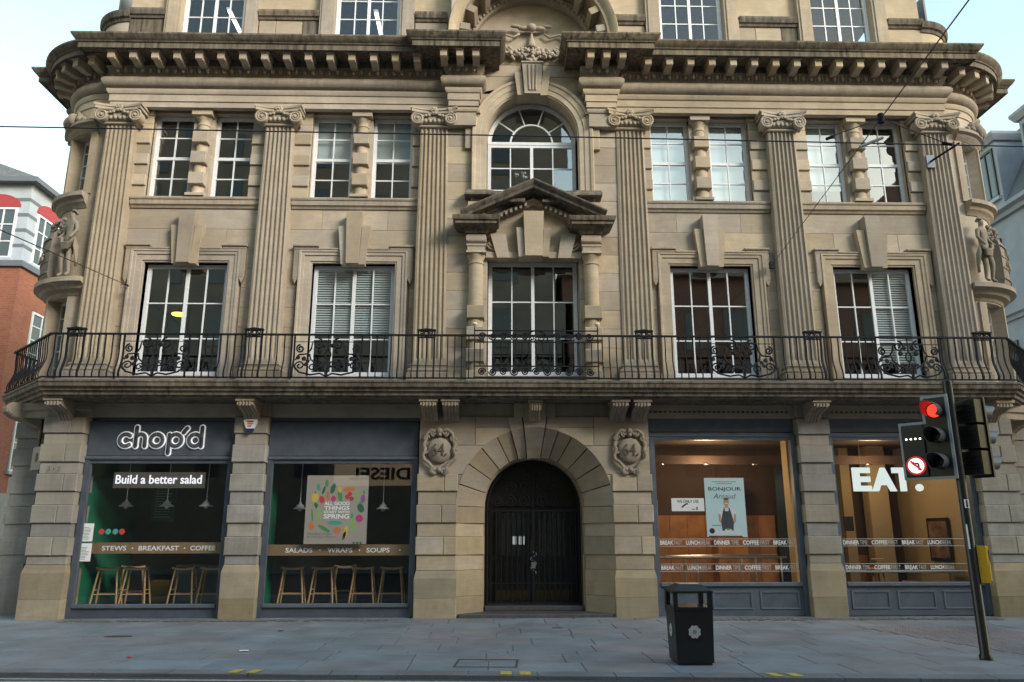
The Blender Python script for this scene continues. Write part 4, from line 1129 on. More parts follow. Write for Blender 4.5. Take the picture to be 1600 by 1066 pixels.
# inner reveal, steps, iron gate, timber door
m_ = MB(); m_.sweep([(1.10, 0), (1.10, ZS)]+arc(0, ZS, 1.10, 6, 174, 24)+[(-1.10, ZS), (-1.10, 0)], [(0, .70), (.3, .70), (.3, 1.5), (0, 1.5)], plane='xz'); m_.build('door_reveal', ST, B)
M['step'] = plain('worn_dark_step_stone', (.075, .07, .075), .6, noise=.25, nscale=8)
MB().block(-1.62, 1.62, -.12, .8, -.03, .075, .015).build('door_step', M['step'], B, recalc=False)
MB().block(-1.08, 1.08, .55, 1.5, .075, .17, .012).build('door_step', M['step'], B, recalc=False)
YG = .82
gate = MB(); gate.tube([(-1.04, YG, .18), (-1.04, YG, ZS)]+[(p[0], YG, p[1]) for p in arc(0, ZS, 1.04, 176, 4, 24)]+[(1.04, YG, ZS), (1.04, YG, .18)], .028, 6)
gate.box(-1.02, 1.02, YG-.02, YG+.02, .20, .24); gate.box(-1.02, 1.02, YG-.02, YG+.02, 2.18, 2.22); gate.box(-1.02, 1.02, YG-.018, YG+.018, .62, .65); gate.box(-.03, .03, YG-.03, YG+.03, .2, 2.2)
gt = gate.build('iron_gate', M['iron'], B)
bar = None
for i in range(17):
    x = -.96+.12*i
    if abs(x) < .02: continue
    MB().tube([(x, YG, .24), (x, YG, 2.18)], .017, 5).build('gate_bar', M['iron'], gt, recalc=False)
def scroll(m_, cx, cz, r, a0, turns, y, th=.012, d=1, n=22, fl=None):
    pts = []
    for i in range(n+1):
        t = i/n; a = a0+d*2*pi*turns*t; rr = r*(1-.78*t); pts.append((cx+rr*cos(a), y, cz+rr*sin(a)))
    m_.tube(pts, th, 5)
m_ = MB()
for s in (-1, 1):
    for (cx_, cz_, r) in ((.22, 2.42, .16), (.52, 2.40, .14), (.80, 2.38, .12), (.2, 2.76, .14), (.52, 2.70, .14), (.16, 3.05, .1)):
        m_ = MB(); scroll(m_, s*cx_, cz_, r, pi/2, 1.6, YG, d=s); m_.build('gate_scroll', M['iron'], gt, recalc=False)
    for (cx_, cz_, r) in ((.14, 1.35, .10), (.14, 1.15, .10), (.9, 1.9, .07), (.9, 1.2, .07)):
        m_ = MB(); scroll(m_, s*cx_, cz_, r, 0, 1.5, YG-.01, d=s, th=.009); m_.build('gate_scroll', M['iron'], gt, recalc=False)
m_ = MB().tube([(0, YG, 2.22), (0, YG, 3.28)], .012, 5)
m_.build('gate_spindle', M['iron'], gt, recalc=False)
m_ = MB()
for k in range(16): 
    a = k*.9; m_.ball((.03*sin(a)+.04*sin(k), YG-.03, 1.30-.03*k), .018, 5, 4)
m_.box(-.05, .04, YG-.07, YG-.035, .95, 1.08)
m_.build('padlock_chain', plain('steel_chain', (.35, .35, .36), .35, metal=.8), gt, recalc=False)
YD = 1.22
m_ = MB(); m_.box(-1.1, 1.1, YD+.04, YD+.1, .15, 3.5); dr = m_.build('entrance_door', M['darkwood'], B)
for s in (-1, 1):
    e = sorted((s*.04, s*.86)); m_ = MB()
    m_.box(e[0], e[0]+.10, YD, YD+.05, .17, 2.28); m_.box(e[1]-.10, e[1], YD, YD+.05, .17, 2.28)
    for z0, z1 in ((.17, .55), (1.12, 1.22), (2.18, 2.28)): m_.box(e[0]+.1, e[1]-.1, YD+.003, YD+.05, z0, z1)
    m_.box(e[0]+.2, e[1]-.2, YD+.01, YD+.05, .64, 1.04)
    m_.build('door_leaf', M['darkwood'], dr); MB().box(e[0]+.04, e[1]-.04, YD-.004, YD-.001, .24, .46).build('kick_plate', M['brass'], dr)
    mesh('pane', [(e[0]+.1, YD+.03, 1.22), (e[1]-.1, YD+.03, 1.22), (e[1]-.1, YD+.03, 2.18), (e[0]+.1, YD+.03, 2.18)], [(0,1,2,3)], M['shopglass'], dr)
    m_ = MB(); [m_.box(e[0]+.14+.16*k, e[0]+.22+.16*k, YD+.02, YD+.025, 2.02, 2.14) for k in range(4)]
    m_.box(*sorted((s*.90, s*1.1)), YD-.03, YD+.06, .15, 3.4)
    m_.build('door_post', M['darkwood'], dr)
MB().box(-1.1, 1.1, YD-.05, YD+.06, 2.32, 2.46).build('door_transom', M['darkwood'], dr)
MB().box(.0-.05, .0+.05, YD-.04, YD-.0, 1.25, 1.55).build('door_handle', M['brass'], dr)
for k, x in enumerate((-.42, -.26)):
    tag(MB().box(x-.065, x+.065, YG+.03, YG+.034, 1.46, 1.64).build('paper_notice', M['whiteprint']), ('left', 'right')[k]+' white paper notice behind the iron gate of the arched door', 'notice', 'door notices')
# hall behind the door
MB().box(-2.5, 2.5, 1.4, 1.46, 0, 4.2).build('hall_wall', M['shopdark'], B)
# ---- numbered cartouches beside the arch
for s in (-1, 1):
    cx_, cz_ = s*2.08, 3.46; m_ = MB()
    m_.ball((cx_, -.13, cz_), .27, 20, 12, (1, .42, 1.05)); n0 = len(m_.V)
    for q in (-1, 1):
        m_.tube([(cx_+q*.06, -.17, cz_+.40), (cx_+q*.18, -.20, cz_+.44), (cx_+q*.28, -.18, cz_+.36), (cx_+q*.30, -.16, cz_+.22), (cx_+q*.34, -.17, cz_+.12), (cx_+q*.30, -.19, cz_+.02), (cx_+q*.35, -.17, cz_-.10), (cx_+q*.33, -.18, cz_-.2), (cx_+q*.24, -.2, cz_-.26), (cx_+q*.15, -.18, cz_-.36), (cx_+q*.18, -.19, cz_-.46), (cx_+q*.09, -.18, cz_-.50)], .042, 7)
        scroll(m_, cx_+q*.11, cz_-.45, .085, pi/2, 1.4, -.19, .03, d=-q); scroll(m_, cx_+q*.12, cz_+.38, .08, -pi/2, 1.4, -.19, .03, d=q); scroll(m_, cx_+q*.31, cz_-.02, .06, 0, 1.2, -.18, .025, d=q)
        scroll(m_, cx_+q*.29, cz_+.26, .07, 0, 1.2, -.18, .025, d=-q)
    m_.ball((cx_, -.2, cz_+.42), .07, 8, 6); m_.ball((cx_, -.2, cz_+.34), .05, 8, 6); m_.ball((cx_, -.2, cz_-.42), .06, 8, 6)
    o = m_.build('cartouche', M['stone_under'], B, smooth=True, recalc=False)
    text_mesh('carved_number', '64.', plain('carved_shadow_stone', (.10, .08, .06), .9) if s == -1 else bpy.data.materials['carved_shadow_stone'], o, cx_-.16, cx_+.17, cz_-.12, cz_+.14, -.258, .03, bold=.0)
# ---- shopfronts
def shopfront(x0, x1, left):
    GP, GL = (M['grey_paint'], M['grey_light']) if left else (M['blue_paint'], M['blue_light'])
    m_ = MB(); y = .10; zt = 4.5
    if left:
        zb, zg0, zg1 = .0, .30, 3.20
        m_.box(x0, x0+.11, y-.05, y+.10, zb, 3.26); m_.box(x1-.11, x1, y-.05, y+.10, zb, 3.26)
        m_.box(x0+.11, x1-.11, y-.03, y+.10, 3.19, 3.26)
        m_.box(x0+.11, x1-.11, y-.02, y+.10, 0, .20)
        o = m_.build('shopfront', GP, B)
        m_ = MB(); m_.sweep([(x0, y-.0), (x1, y-.0)], [(-.1, 3.262), (.055, 3.262), (.085, 3.29), (.085, 3.33), (.05, 3.345), (-.1, 3.35)]); m_.build('fascia_moulding', GL, o)
        MB().block(x0, x1, y-.03, y+.1, 3.352, 4.06, .008).build('fascia', GP, o, recalc=False)
        m_ = MB(); m_.sweep([(x0, y), (x1, y)], [(-.12, 4.062), (.04, 4.062), (.04, 4.09), (.0, 4.11), (-.05, 4.13), (-.05, 4.28), (.02, 4.30), (.03, 4.36), (-.12, 4.4)]); m_.build('upper_moulding', GP, o)
        MB().block(x0+.112, x1-.112, y-.075, y+.1, .202, .28, .012).build('sill', GL, o, recalc=False)
        for xx in (x0+.112, x1-.132): MB().box(xx, xx+.02, y-.02, y+.02, .282, 3.188).build('glazing_bead', GL, o)
    else:
        zg0, zg1 = .68, 3.72
        m_.box(x0, x0+.11, y-.05, y+.10, 0, 3.78); m_.box(x1-.11, x1, y-.05, y+.10, 0, 3.78)
        m_.box(x0+.11, x1-.11, y-.03, y+.10, 3.72, 3.78); m_.box(x0+.11, x1-.11, y-.012, y+.10, 0, .60)
        o = m_.build('shopfront', GP, B)
        m_ = MB(); m_.sweep([(x0, y), (x1, y)], [(-.1, 3.782), (.04, 3.782), (.06, 3.80), (.06, 3.83), (.03, 3.84), (.03, 3.88), (.0, 3.89), (-.1, 3.9)]); m_.build('fascia_moulding', GL, o)
        MB().block(x0, x1, y-.0, y+.1, 3.902, 4.32, .006).build('fascia', GP, o, recalc=False)
        MB().block(x0+.112, x1-.112, y-.075, y+.1, .602, .68, .012).build('sill', GL, o, recalc=False)
        w = (x1-x0-.22)/3
        for k in range(3):
            a = x0+.11+w*k+.09; b_ = a+w-.18
            m2 = MB().sweep([(a, .14), (a, .50), (b_, .50), (b_, .14), (a, .14)][::-1], [(-.03, y-.010), (-.03, y-.03), (0, y-.034), (.012, y-.012)], plane='xz', caps=False); m2.build('riser_panel', GL, o)
        dn = MB(); n = int((x1-x0)/.11)
        for k in range(n): dn.box(x0+.03+.11*k, x0+.08+.11*k, y-.05, y+.05, 4.322, 4.37)
        dn.build('dentils', GP, o, kind='stuff')
    mesh('pane', [(x0+.11, y+.03, zg0), (x1-.11, y+.03, zg0), (x1-.11, y+.03, zg1), (x0+.11, y+.03, zg1)], [(0,1,2,3)], M['shopglass'], o)
    return o
SHOPS = ((-9.77, -6.57), (-5.84, -2.56), (2.56, 5.83), (6.56, 9.77))
for i, (a, b_) in enumerate(SHOPS): shopfront(a, b_, i < 2)
# ---- balcony slab and wrought iron railing
edge = [(-12.40, 8), (-12.40, 1.02), (-10.42, -1.0), (10.42, -1.0), (12.40, 1.02), (12.40, 8)]
bp_ = [(-1.5, 4.50), (-.22, 4.50), (-.22, 4.53), (-.16, 4.545), (-.15, 4.61), (-.10, 4.63), (-.09, 4.68), (-.03, 4.71), (-.02, 4.79), (0, 4.80), (0, 4.84), (-1.5, 4.865)]
bal = MB().sweep(edge, bp_).build('balcony', M['stone_dirty'], B); autosmooth(bal, 25)
MB().sweep(edge, [(-1.2, 4.866), (-.01, 4.842), (-.01, 4.848), (-1.2, 4.872)]).build('lead_covering', M['lead'], bal)
YR = -.86
S45 = radians(45)
rail_path = [(-12.22, 6), (-12.22, .98), (-10.36, YR), (10.36, YR), (12.22, .98), (12.22, 6)]
rl = MB()
def bar3(path, z, w, h): 
    rl.sweep(path, [(-w/2, z-h/2), (w/2, z-h/2), (w/2, z+h/2), (-w/2, z+h/2)])
bar3(rail_path, 5.86, .06, .036); bar3([(-12.33, 6), (-12.33, 1.0), (-10.40, -.93), (10.40, -.93), (12.33, 1.0), (12.33, 6)], 4.905, .04, .028)
railing = rl.build('railing', M['iron'], B)
# bellied baluster: straight above, swelling outwards low down
bpts = [(0, 0, 5.85), (0, .0, 5.62), (0, .015, 5.46), (0, .01, 5.32), (0, -.035, 5.18), (0, -.085, 5.06), (0, -.10, 4.98), (0, -.085, 4.92), (0, -.07, 4.90)]
bm0 = MB().tube(bpts, .016, 4).build('baluster', M['iron'], railing, recalc=False)
first = [True]
def baluster(x, y, a=0):
    if first[0]: o = bm0; first[0] = False
    else: o = bm0.copy(); link(o, railing)
    o.location = (x, y, 0); o.rotation_euler = (0, 0, a)
POSTS = [-9.83, -6.06, -2.36, 2.36, 6.06, 9.83]
PAN = [(-8.80, -7.42), (-5.18, -3.74), (3.76, 5.20), (7.44, 8.84)]
x = -10.26
while x < 10.3:
    if not any(a-.05 < x < b_+.05 for a, b_ in PAN) and not (-1.36 < x < 1.36) and not any(abs(x-(p+q)) < .05 for p in POSTS for q in (-.17, .17)):
        baluster(x, YR)
    x += .152
for s in (-1, 1):
    L_ = hypot(12.22-10.36, .98-YR); n = int(L_/.15)
    for i in range(1, n):
        t = i/n; baluster(s*(10.36+(12.22-10.36)*t), YR+(.98-YR)*t, s*S45)
    for i in range(8): baluster(s*12.22, 1.1+.17*i, s*pi/2)
# posts in pairs carrying a pierced box
pm = None
for p in POSTS:
    if pm is None:
        m_ = MB()
        for q in (-.17, .17): m_.tube([(q, v[1], v[2]) for v in bpts], .026, 4)
        pm = m_.build('railing_post', M['iron'], railing, recalc=False)
        m_ = MB(); m_.box(-.20, .20, -.05, .05, 5.955, 5.985); m_.box(-.18, .18, -.03, .03, 5.80, 5.82); m_.box(-.19, -.165, -.03, .03, 5.82, 5.955); m_.box(.165, .19, -.03, .03, 5.82, 5.955)
        m_.tube([(.05*cos(a), 0, 5.888+.062*sin(a)) for a in [2*pi*i/14 for i in range(14)]], .018, 5, closed=True)
        for s in (-1, 1): scroll(m_, s*.11, 5.925, .045, pi/2, 1.3, 0, .01, d=s); scroll(m_, s*.11, 5.855, .04, -pi/2, 1.3, 0, .01, d=-s)
        m_.prism([(-.18, 5.985), (.18, 5.985), (0, 6.01)], -.04, .04)
        m_.build('post_cap', M['iron'], pm, recalc=False)
    else: pm = dup(pm, railing)
    pm.location = (p, YR, 0)
# scroll panels before the windows
def belly(z):
    for i in range(len(bpts)-1):
        (a, b_) = (bpts[i], bpts[i+1])
        if b_[2] <= z <= a[2]: 
            t = (a[2]-z)/(a[2]-b_[2]); return a[1]+(b_[1]-a[1])*t
    return 0
def panel(x0, x1):
    m_ = MB(); c = (x0+x1)/2; w = (x1-x0)/2; y = 0
    for q in (x0, x1): m_.tube([(q, v[1], v[2]) for v in bpts], .024, 4)
    n0 = len(m_.V)
    m_.tube([(x0, 0, 5.70), (x1, 0, 5.70)], .01, 4)
    for s in (-1, 1):
        scroll(m_, c+s*w*.30, 5.66, .12, s*0+pi/2, 1.5, 0, .019, d=s); scroll(m_, c+s*w*.82, 5.55, .09, pi/2, 1.5, 0, .019, d=-s)
        scroll(m_, c+s*w*.80, 5.17, .12, -pi/2, 1.5, 0, .019, d=s); scroll(m_, c+s*w*.42, 5.13, .10, -pi/2, 1.5, 0, .018, d=-s)
        scroll(m_, c+s*w*.16, 5.20, .08, 0, 1.4, 0, .018, d=s)
        m_.tube([(c, 0, 4.93), (c+s*w*.18, 0, 4.99), (c+s*w*.45, 0, 4.96), (c+s*w*.80, 0, 5.02), (c+s*w*.98, 0, 5.17)], .02, 5)
        m_.tube([(c+s*w*.18, 0, 5.72), (c+s*w*.46, 0, 5.70), (c+s*w*.50, 0, 5.55), (c+s*w*.60, 0, 5.44), (c+s*w*.86, 0, 5.42), (c+s*w*.95, 0, 5.30)], .019, 5)
        m_.tube([(c+s*w*.55, 0, 5.44), (c+s*w*.50, 0, 5.32), (c+s*w*.30, 0, 5.20), (c+s*w*.06, 0, 5.12), (c, 0, 4.92)], .019, 5)
        for (u, z, r) in ((.70, 5.33, .055), (.88, 5.36, .05), (.62, 5.20, .05), (.25, 5.50, .06), (.12, 5.62, .05), (.58, 5.28, .05)): m_.ball((c+s*w*u, 0, z), r, 7, 4, (1, .25, 1))
    m_.tube([(c+.06*cos(a), 0, 5.42+.10*sin(a)) for a in [2*pi*i/14 for i in range(14)]], .018, 5, closed=True)
    m_.tube([(c, 0, 5.84), (c, 0, 5.52)], .015, 4); m_.tube([(c, 0, 5.32), (c, 0, 4.9)], .015, 4)
    for i in range(n0, len(m_.V)):
        v = m_.V[i]; m_.V[i] = (v[0], v[1]+belly(v[2]), v[2])
    m_.move(0, YR, 0); return m_.build('scroll_panel', M['iron'], railing, recalc=False)
for p in PAN: panel(*p)
# raised straight middle section with two friezes of running scrolls
ms = MB(); ya = YR-.06
for q in (-1.32, 1.34): ms.tube([(q, ya, 4.88), (q, ya, 6.02)], .017, 4)
for z in (5.955, 5.70, 5.17, 4.93): ms.box(-1.34, 1.36, ya-.014, ya+.014, z-.012, z+.012)
mid = ms.build('middle_railing', M['iron'], railing, recalc=False)
for (za, r) in ((5.825, .085), (5.05, .085)):
    for i in range(11):
        x = -1.16+.232*i
        if abs(x-.02) < .25 and za > 5.5: continue
        m_ = MB(); scroll(m_, x, za, r, pi*(i % 2), 1.7, ya, .016, d=1 if x < 0 else -1); m_.ball((x, ya, za), .03, 6, 4, (1, .4, 1)); m_.build('running_scroll', M['iron'], mid, recalc=False)
MB().tube([(p[0], ya, p[1]) for p in arc(.02, 5.72, .24, 0, 180, 14)], .018, 5).build('arched_bar', M['iron'], mid, recalc=False)
for s in (-1, 1): m_ = MB(); scroll(m_, .02+s*.10, 5.78, .08, 0, 1.5, ya, .014, d=s); m_.build('running_scroll', M['iron'], mid, recalc=False)
x = -1.2
while x < 1.3:
    MB().tube([(x, ya, 5.69), (x, ya, 5.18)], .015, 4).build('baluster', M['iron'], mid, recalc=False); x += .15
for q in (-1.32, 1.34):
    m_ = MB().ball((q, ya, 6.10), .062, 12, 8, (1, 1, .75)); m_.lathe([(.02, 6.02), (.02, 6.05), (.05, 6.06)], q, ya, 8)
    m_.build('globe_finial', plain('pale_globe', (.62, .56, .44), .4) if q < 0 else bpy.data.materials['pale_globe'], mid, smooth=True)
# ---- rooms behind the windows
RM, RF = M['room'], M['roomfloor']
for (z0, z1, nm) in ((4.3, 4.52, 'floor_slab'), (8.6, 8.95, 'floor_slab'), (12.35, 12.75, 'floor_slab')):
    MB().box(-11.2, 11.2, .42, 7, z0, z1).build(nm, RM, B)
MB().box(-11.2, 11.2, 6.6, 6.8, 0, 16.5).build('rear_wall', RM, B)
for x in (-6.06, -2.4, 2.4, 6.06):
    MB().box(x-.08, x+.08, .43, 6.6, 4.53, 12.35).build('partition', RM, B)
for s in (-1, 1): MB().box(*sorted((s*11.2, s*11.25)), 1.5, 7, 0, 16.5).build('side_wall', RM, B)
# shop interiors
MB().box(-9.78, -2.55, .2, 2.9, .10, .14).build('shop_floor', M['shopdark'], B)
MB().box(-9.78, -2.55, .2, 2.9, 4.0, 4.05).build('shop_ceiling', M['shopdark'], B)
MB().box(-9.78, -2.55, 2.8, 2.9, .14, 4.0).build('shop_back_wall', M['shopdark'], B)
MB().box(-9.83, -9.78, .22, 2.8, .14, 4.0).build('green_wall', M['green'], B)
MB().box(-5.98, -5.86, .36, 1.15, .14, 4.0).build('green_wall', M['green'], B)
MB().box(-2.56, -2.50, .5, 2.8, .14, 4.0).build('shop_side_wall', M['shopdark'], B)
M['ewood'] = plain('orange_wood_panel', (.44, .20, .075), .45, noise=.25, nscale=3)
M['ebrown'] = plain('brown_ceiling_paint', (.075, .045, .032), .8, noise=.1)
M['ecream'] = plain('warm_cream_column', (.46, .34, .18), .7, noise=.06)
M['efloor'] = plain('dark_cafe_floor', (.06, .045, .04), .5, noise=.2)
M['steel'] = plain('brushed_steel', (.55, .55, .55), .3, metal=.9)
MB().box(2.55, 9.78, .2, 3.5, .10, .14).build('cafe_floor', M['efloor'], B)
MB().box(2.55, 9.78, .2, 3.5, 3.86, 3.92).build('cafe_ceiling', M['ebrown'], B)
MB().box(2.55, 9.78, 3.4, 3.5, .14, 3.86).build('cafe_back_wall', M['ebrown'], B)
for k in range(7): MB().block(3.2+.46*k, 3.2+.46*k+.455, 3.34, 3.41, .14, 2.15, .006).build('wood_panel', M['ewood'], B, recalc=False)
MB().box(9.74, 9.80, .3, 3.4, .14, 3.86).build('cafe_side_wall', M['ecream'], B)
MB().box(2.52, 2.56, .5, 3.4, .14, 3.86).build('cafe_side_wall', M['ebrown'], B)
for (a, b_, y) in ((6.05, 6.45, 1.2), (7.15, 7.5, 2.4), (8.1, 8.35, 3.0), (8.6, 9.1, 2.6)): MB().box(a, b_, y, y+.35, .14, 3.86).build('cream_column', M['ecream'], B)
MB().box(2.6, 9.7, 1.9, 2.0, 3.35, 3.55).build('ceiling_beam', M['ebrown'], B)
for k in range(6): MB().block(6.5+.45*k, 6.5+.45*k+.445, 3.33, 3.41, .14, 1.15, .006).build('wood_panel', M['ewood'], B, recalc=False)
# ceiling downlights of the cafe, with their own light
M['spot'] = emis('warm_downlight', (1.0, .78, .48), 5)
sp0 = None
spots = [(3.05, .75, 3.855), (4.15, .75, 3.855), (5.25, .75, 3.855), (6.95, .75, 3.855), (8.0, .75, 3.855), (9.0, .75, 3.855), (3.2, 1.88, 3.345), (4.3, 1.88, 3.345), (5.5, 1.88, 3.345), (4.9, 2.9, 3.0), (5.15, 2.9, 2.95), (5.4, 2.9, 3.02), (7.2, 1.88, 3.345), (8.3, 1.88, 3.345)]
rows_ = {.75: 'in the cafe ceiling row nearest the glass', 1.88: 'under the cafe ceiling beam', 2.9: 'in the small cluster above the cafe counter'}
cnt = {}
for (x, y, z) in spots:
    cnt[y] = cnt.get(y, 0)+1
    nth = ('first', 'second', 'third', 'fourth', 'fifth', 'sixth')[cnt[y]-1]
    t = thing('ceiling_downlight', '%s small warm round downlight from the left, %s' % (nth, rows_[y]), 'downlight', (x, y, z), 'cafe downlights')
    if sp0 is None:
        a = MB().lathe([(.05, -.02), (.062, -.02), (.062, .0), (.05, .0)], 0, 0, 14).build('rim', M['steel'], t)
        b_ = MB().lathe([(.048, -.018), (.048, -.006)], 0, 0, 12).build('bulb', M['spot'], t); sp0 = (a, b_)
    else:
        for q in sp0: c = q.copy(); link(c, t)
for (x, y, z, e) in ((4.2, 1.5, 3.2, 28), (8.2, 1.4, 3.2, 15), (5.0, 2.7, 2.8, 7)):
    l = bpy.data.lights.new('cafe_lamp', 'POINT'); l.energy = e; l.color = (1, .72, .42); l.shadow_soft_size = .25
    lo = bpy.data.objects.new('cafe_lamp', l); link(lo); lo.location = (x, y, z)
# handrail inside the cafe
h = thing('stair_handrail', 'steel handrail on thin posts inside the cafe window', 'handrail', (2.7, .9, .14))
MB().tube([(0, 0, 1.03), (3.05, .05, 1.03)], .028, 8).build('rail', M['steel'], h); MB().tube([(.4, .5, 1.05), (3.0, .5, 1.07)], .02, 8).build('rail', M['steel'], h)
for x in (.72, 1.0, 2.0, 2.32, 2.9):
    MB().tube([(x, .02, 0), (x, .02, 1.02)], .018, 6).build('post', M['steel'], h)
# cafe wall screens and small furniture
o = MB().box(2.75, 3.15, 2.3, 2.34, 2.1, 2.5).build('menu_screen', emis('screen_green', (.25, .36, .28), .25)); tag(o, 'small lit menu picture high at the left end of the cafe', 'menu screen')
t = thing('wall_picture', 'framed brown food picture on the right wall of the cafe', 'picture', (9.70, 1.6, 1.55))
MB().box(-.03, .0, -.45, .45, -.5, .5).build('frame', M['black'], t); MB().box(-.036, -.031, -.38, .38, -.42, .42).build('print', plain('brown_food_print', (.20, .12, .08), .5, noise=.6, nscale=5), t)
o = MB().box(7.78, 8.02, 2.36, 2.39, 1.75, 2.1).build('wall_sign', M['black']); tag(o, 'small dark sign on a cream column in the cafe', 'sign')
t = thing('cafe_table', 'long pale glass-topped table behind the right cafe window', 'table', (8.55, 1.0, .14))
MB().block(-1.9, 1.1, -.3, .3, .70, .74, .01).build('table_top', plain('pale_green_table_top', (.25, .30, .27), .25), t, recalc=False)
for x in (-1.7, .95): MB().box(x-.03, x+.03, -.03, .03, 0, .70).build('leg', M['steel'], t)
def cafe_stool(x, y, z, lab, flip=False):
    t = thing('cafe_stool', lab, 'stool', (x, y, z), 'orange cafe stools')
    w = plain('orange_stool_wood', (.45, .17, .05), .45) if 'orange_stool_wood' not in bpy.data.materials else bpy.data.materials['orange_stool_wood']
    f = -1 if flip else 1
    MB().lathe([(.15, 0), (.17, .02), (.17, .04), (.15, .05)], 0, 0, 16).build('seat', w, t)
    for (sx, sy) in ((-1, -1), (1, -1), (-1, 1), (1, 1)): MB().tube([(sx*.10, sy*.10, (.03 if flip else .0)), (sx*.17, sy*.17, f*.42 if flip else -.42)], .018, 6).build('leg', w, t)
    MB().tube([(-.15, -.15, .25 if flip else -.25), (.15, -.15, .25 if flip else -.25)], .012, 6).build('rung', w, t)
cafe_stool(7.75, .95, .885, 'upturned orange wooden stool standing on the cafe table', True)
t = thing('bench_cushion', 'dark blue bench seat near the back of the cafe', 'bench', (7.0, 2.3, .14)); MB().block(-.5, .5, -.25, .25, .55, .72, .02).build('seat', plain('navy_cushion', (.02, .025, .06), .8), t, recalc=False); MB().block(-.48, .48, -.2, .2, 0, .548, .01).build('bench_box', M['ewood'], t, recalc=False)
# ---- salad shop: window bars, stools, pendant lamps, menu board
SERIF = .012
def counter(x0, x1, words, label, dz=0.0):
    t = thing('window_counter', label, 'counter', ((x0+x1)/2, .34, 0))
    w = (x1-x0)/2
    MB().block(-w, w, -.03, .02, 1.29+dz, 1.52+dz, .006).build('fascia_board', plain('brown_counter_wood', (.24, .155, .08), .55, noise=.15, nscale=6) if 'brown_counter_wood' not in bpy.data.materials else bpy.data.materials['brown_counter_wood'], t, recalc=False)
    MB().block(-w, w, .022, .40, 1.48+dz, 1.52+dz, .006).build('counter_top', bpy.data.materials['brown_counter_wood'], t, recalc=False)
    for (txt, a, b_) in words: text_mesh('lettering', txt, M['whiteprint'], t, a-(x0+x1)/2, b_-(x0+x1)/2, 1.355+dz, 1.455+dz, -.034, .002, bold=.02)
    for k in range(len(words)+1):
        if k == 0: x = (x0+words[0][1])/2+.25
        elif k == len(words): x = words[-1][2]+.22
        else: x = (words[k-1][2]+words[k][1])/2
        MB().lathe([(.016, 0), (.016, .003)], 0, 0, 10).build('dot', M['whiteprint'], t); d = COL.objects[-1]
        d.rotation_euler = (pi/2, 0, 0); d.location = (x-(x0+x1)/2, -.0315, 1.405+dz)
counter(-9.72, -6.62, (('STEWS', -9.30, -8.78), ('BREAKFAST', -8.52, -7.66), ('COFFEE', -7.42, -6.88)), 'brown counter board lettered STEWS BREAKFAST COFFEE in the left window')
counter(-5.80, -2.62, (('SALADS', -5.38, -4.80), ('WRAPS', -4.48, -3.94), ('SOUPS', -3.64, -3.14)), 'brown counter board lettered SALADS WRAPS SOUPS in the second window', -.05)
st0 = None
def stool(x, y, lab, rz=0.0):
    global st0
    t = thing('bar_stool', lab, 'stool', (x, y, .14), 'wooden stools in the salad shop', rz)
    if st0 is None:
        st0 = []
        m_ = MB(); n = 8; top = []
        prof = [(-.25+.5*i/n, .83+.03*((-1+2*i/n)**2)) for i in range(n+1)]
        m_.prism([(p, q-.045) for p, q in prof]+[(p, q) for p, q in prof[::-1]], -.13, .13); st0.append(m_.build('seat', M['wood'], t))
        for (sx, sy) in ((-1, -1), (1, -1), (-1, 1), (1, 1)): st0.append(MB().tube([(sx*.19, sy*.09, .80), (sx*.28, sy*.17, 0)], .020, 6).build('leg', M['wood'], t))
        for sy in (-1, 1): st0.append(MB().tube([(-.245, sy*.14, .28), (.245, sy*.14, .28)], .013, 6).build('rung', M['wood'], t))
        for sx in (-1, 1): st0.append(MB().tube([(sx*.235, -.13, .37), (sx*.235, .13, .37)], .013, 6).build('rung', M['wood'], t))
    else:
        for q in st0: c = q.copy(); link(c, t)
for k, x in enumerate((-9.38, -8.76, -7.72, -7.10)): stool(x, .95, '%s wooden bar stool from the left in the front row, left salad shop window' % ('first', 'second', 'third', 'fourth')[k], random.uniform(-.1, .1))
for k, x in enumerate((-5.34, -4.66, -3.78, -3.14)): stool(x, .95, '%s wooden bar stool from the left in the front row, second salad shop window' % ('first', 'second', 'third', 'fourth')[k], random.uniform(-.1, .1))
stool(-9.2, 1.7, 'wooden bar stool half hidden behind the front row, left salad shop window', .4); stool(-4.35, 1.75, 'wooden bar stool half hidden behind the front row, second salad shop window', .3)
M['shade'] = plain('white_enamel_shade', (.62, .64, .64), .35)
pl0 = None
for k, (x, lab) in enumerate(((-9.17, 'left'), (-8.26, 'middle'), (-7.38, 'right'))):
    t = thing('pendant_lamp', '%s white enamel pendant lamp of three in the left salad shop window' % lab, 'pendant lamp', (x, .9, 2.30), 'salad shop pendants')
    if pl0 is None:
        pl0 = [MB().lathe([(.155, 0), (.15, .015), (.09, .05), (.075, .09), (.03, .12), (.02, .16)], 0, 0, 22).build('lamp_shade', M['shade'], t, smooth=True), MB().tube([(0, 0, .15), (0, 0, 1.70)], .008, 5).build('cord', M['whiteprint'], t), MB().ball((0, 0, .0), .05, 8, 6).build('bulb', M['shade'], t, smooth=True)]
    else:
        for q in pl0: c = q.copy(); link(c, t)
for (x, lab) in ((-5.27, 'left'), (-3.40, 'right')):
    t = thing('pendant_lamp', '%s white enamel pendant lamp beside the vegetable poster' % lab, 'pendant lamp', (x, .9, 2.24), 'salad shop pendants')
    for q in pl0: c = q.copy(); link(c, t)
t = thing('menu_board', 'dark green menu board with pale lines hanging inside the salad shop', 'menu board', (-8.75, 1.9, 2.0))
MB().box(-.28, .28, 0, .03, 0, .85).build('board', plain('menu_green', (.012, .06, .03), .6), t)
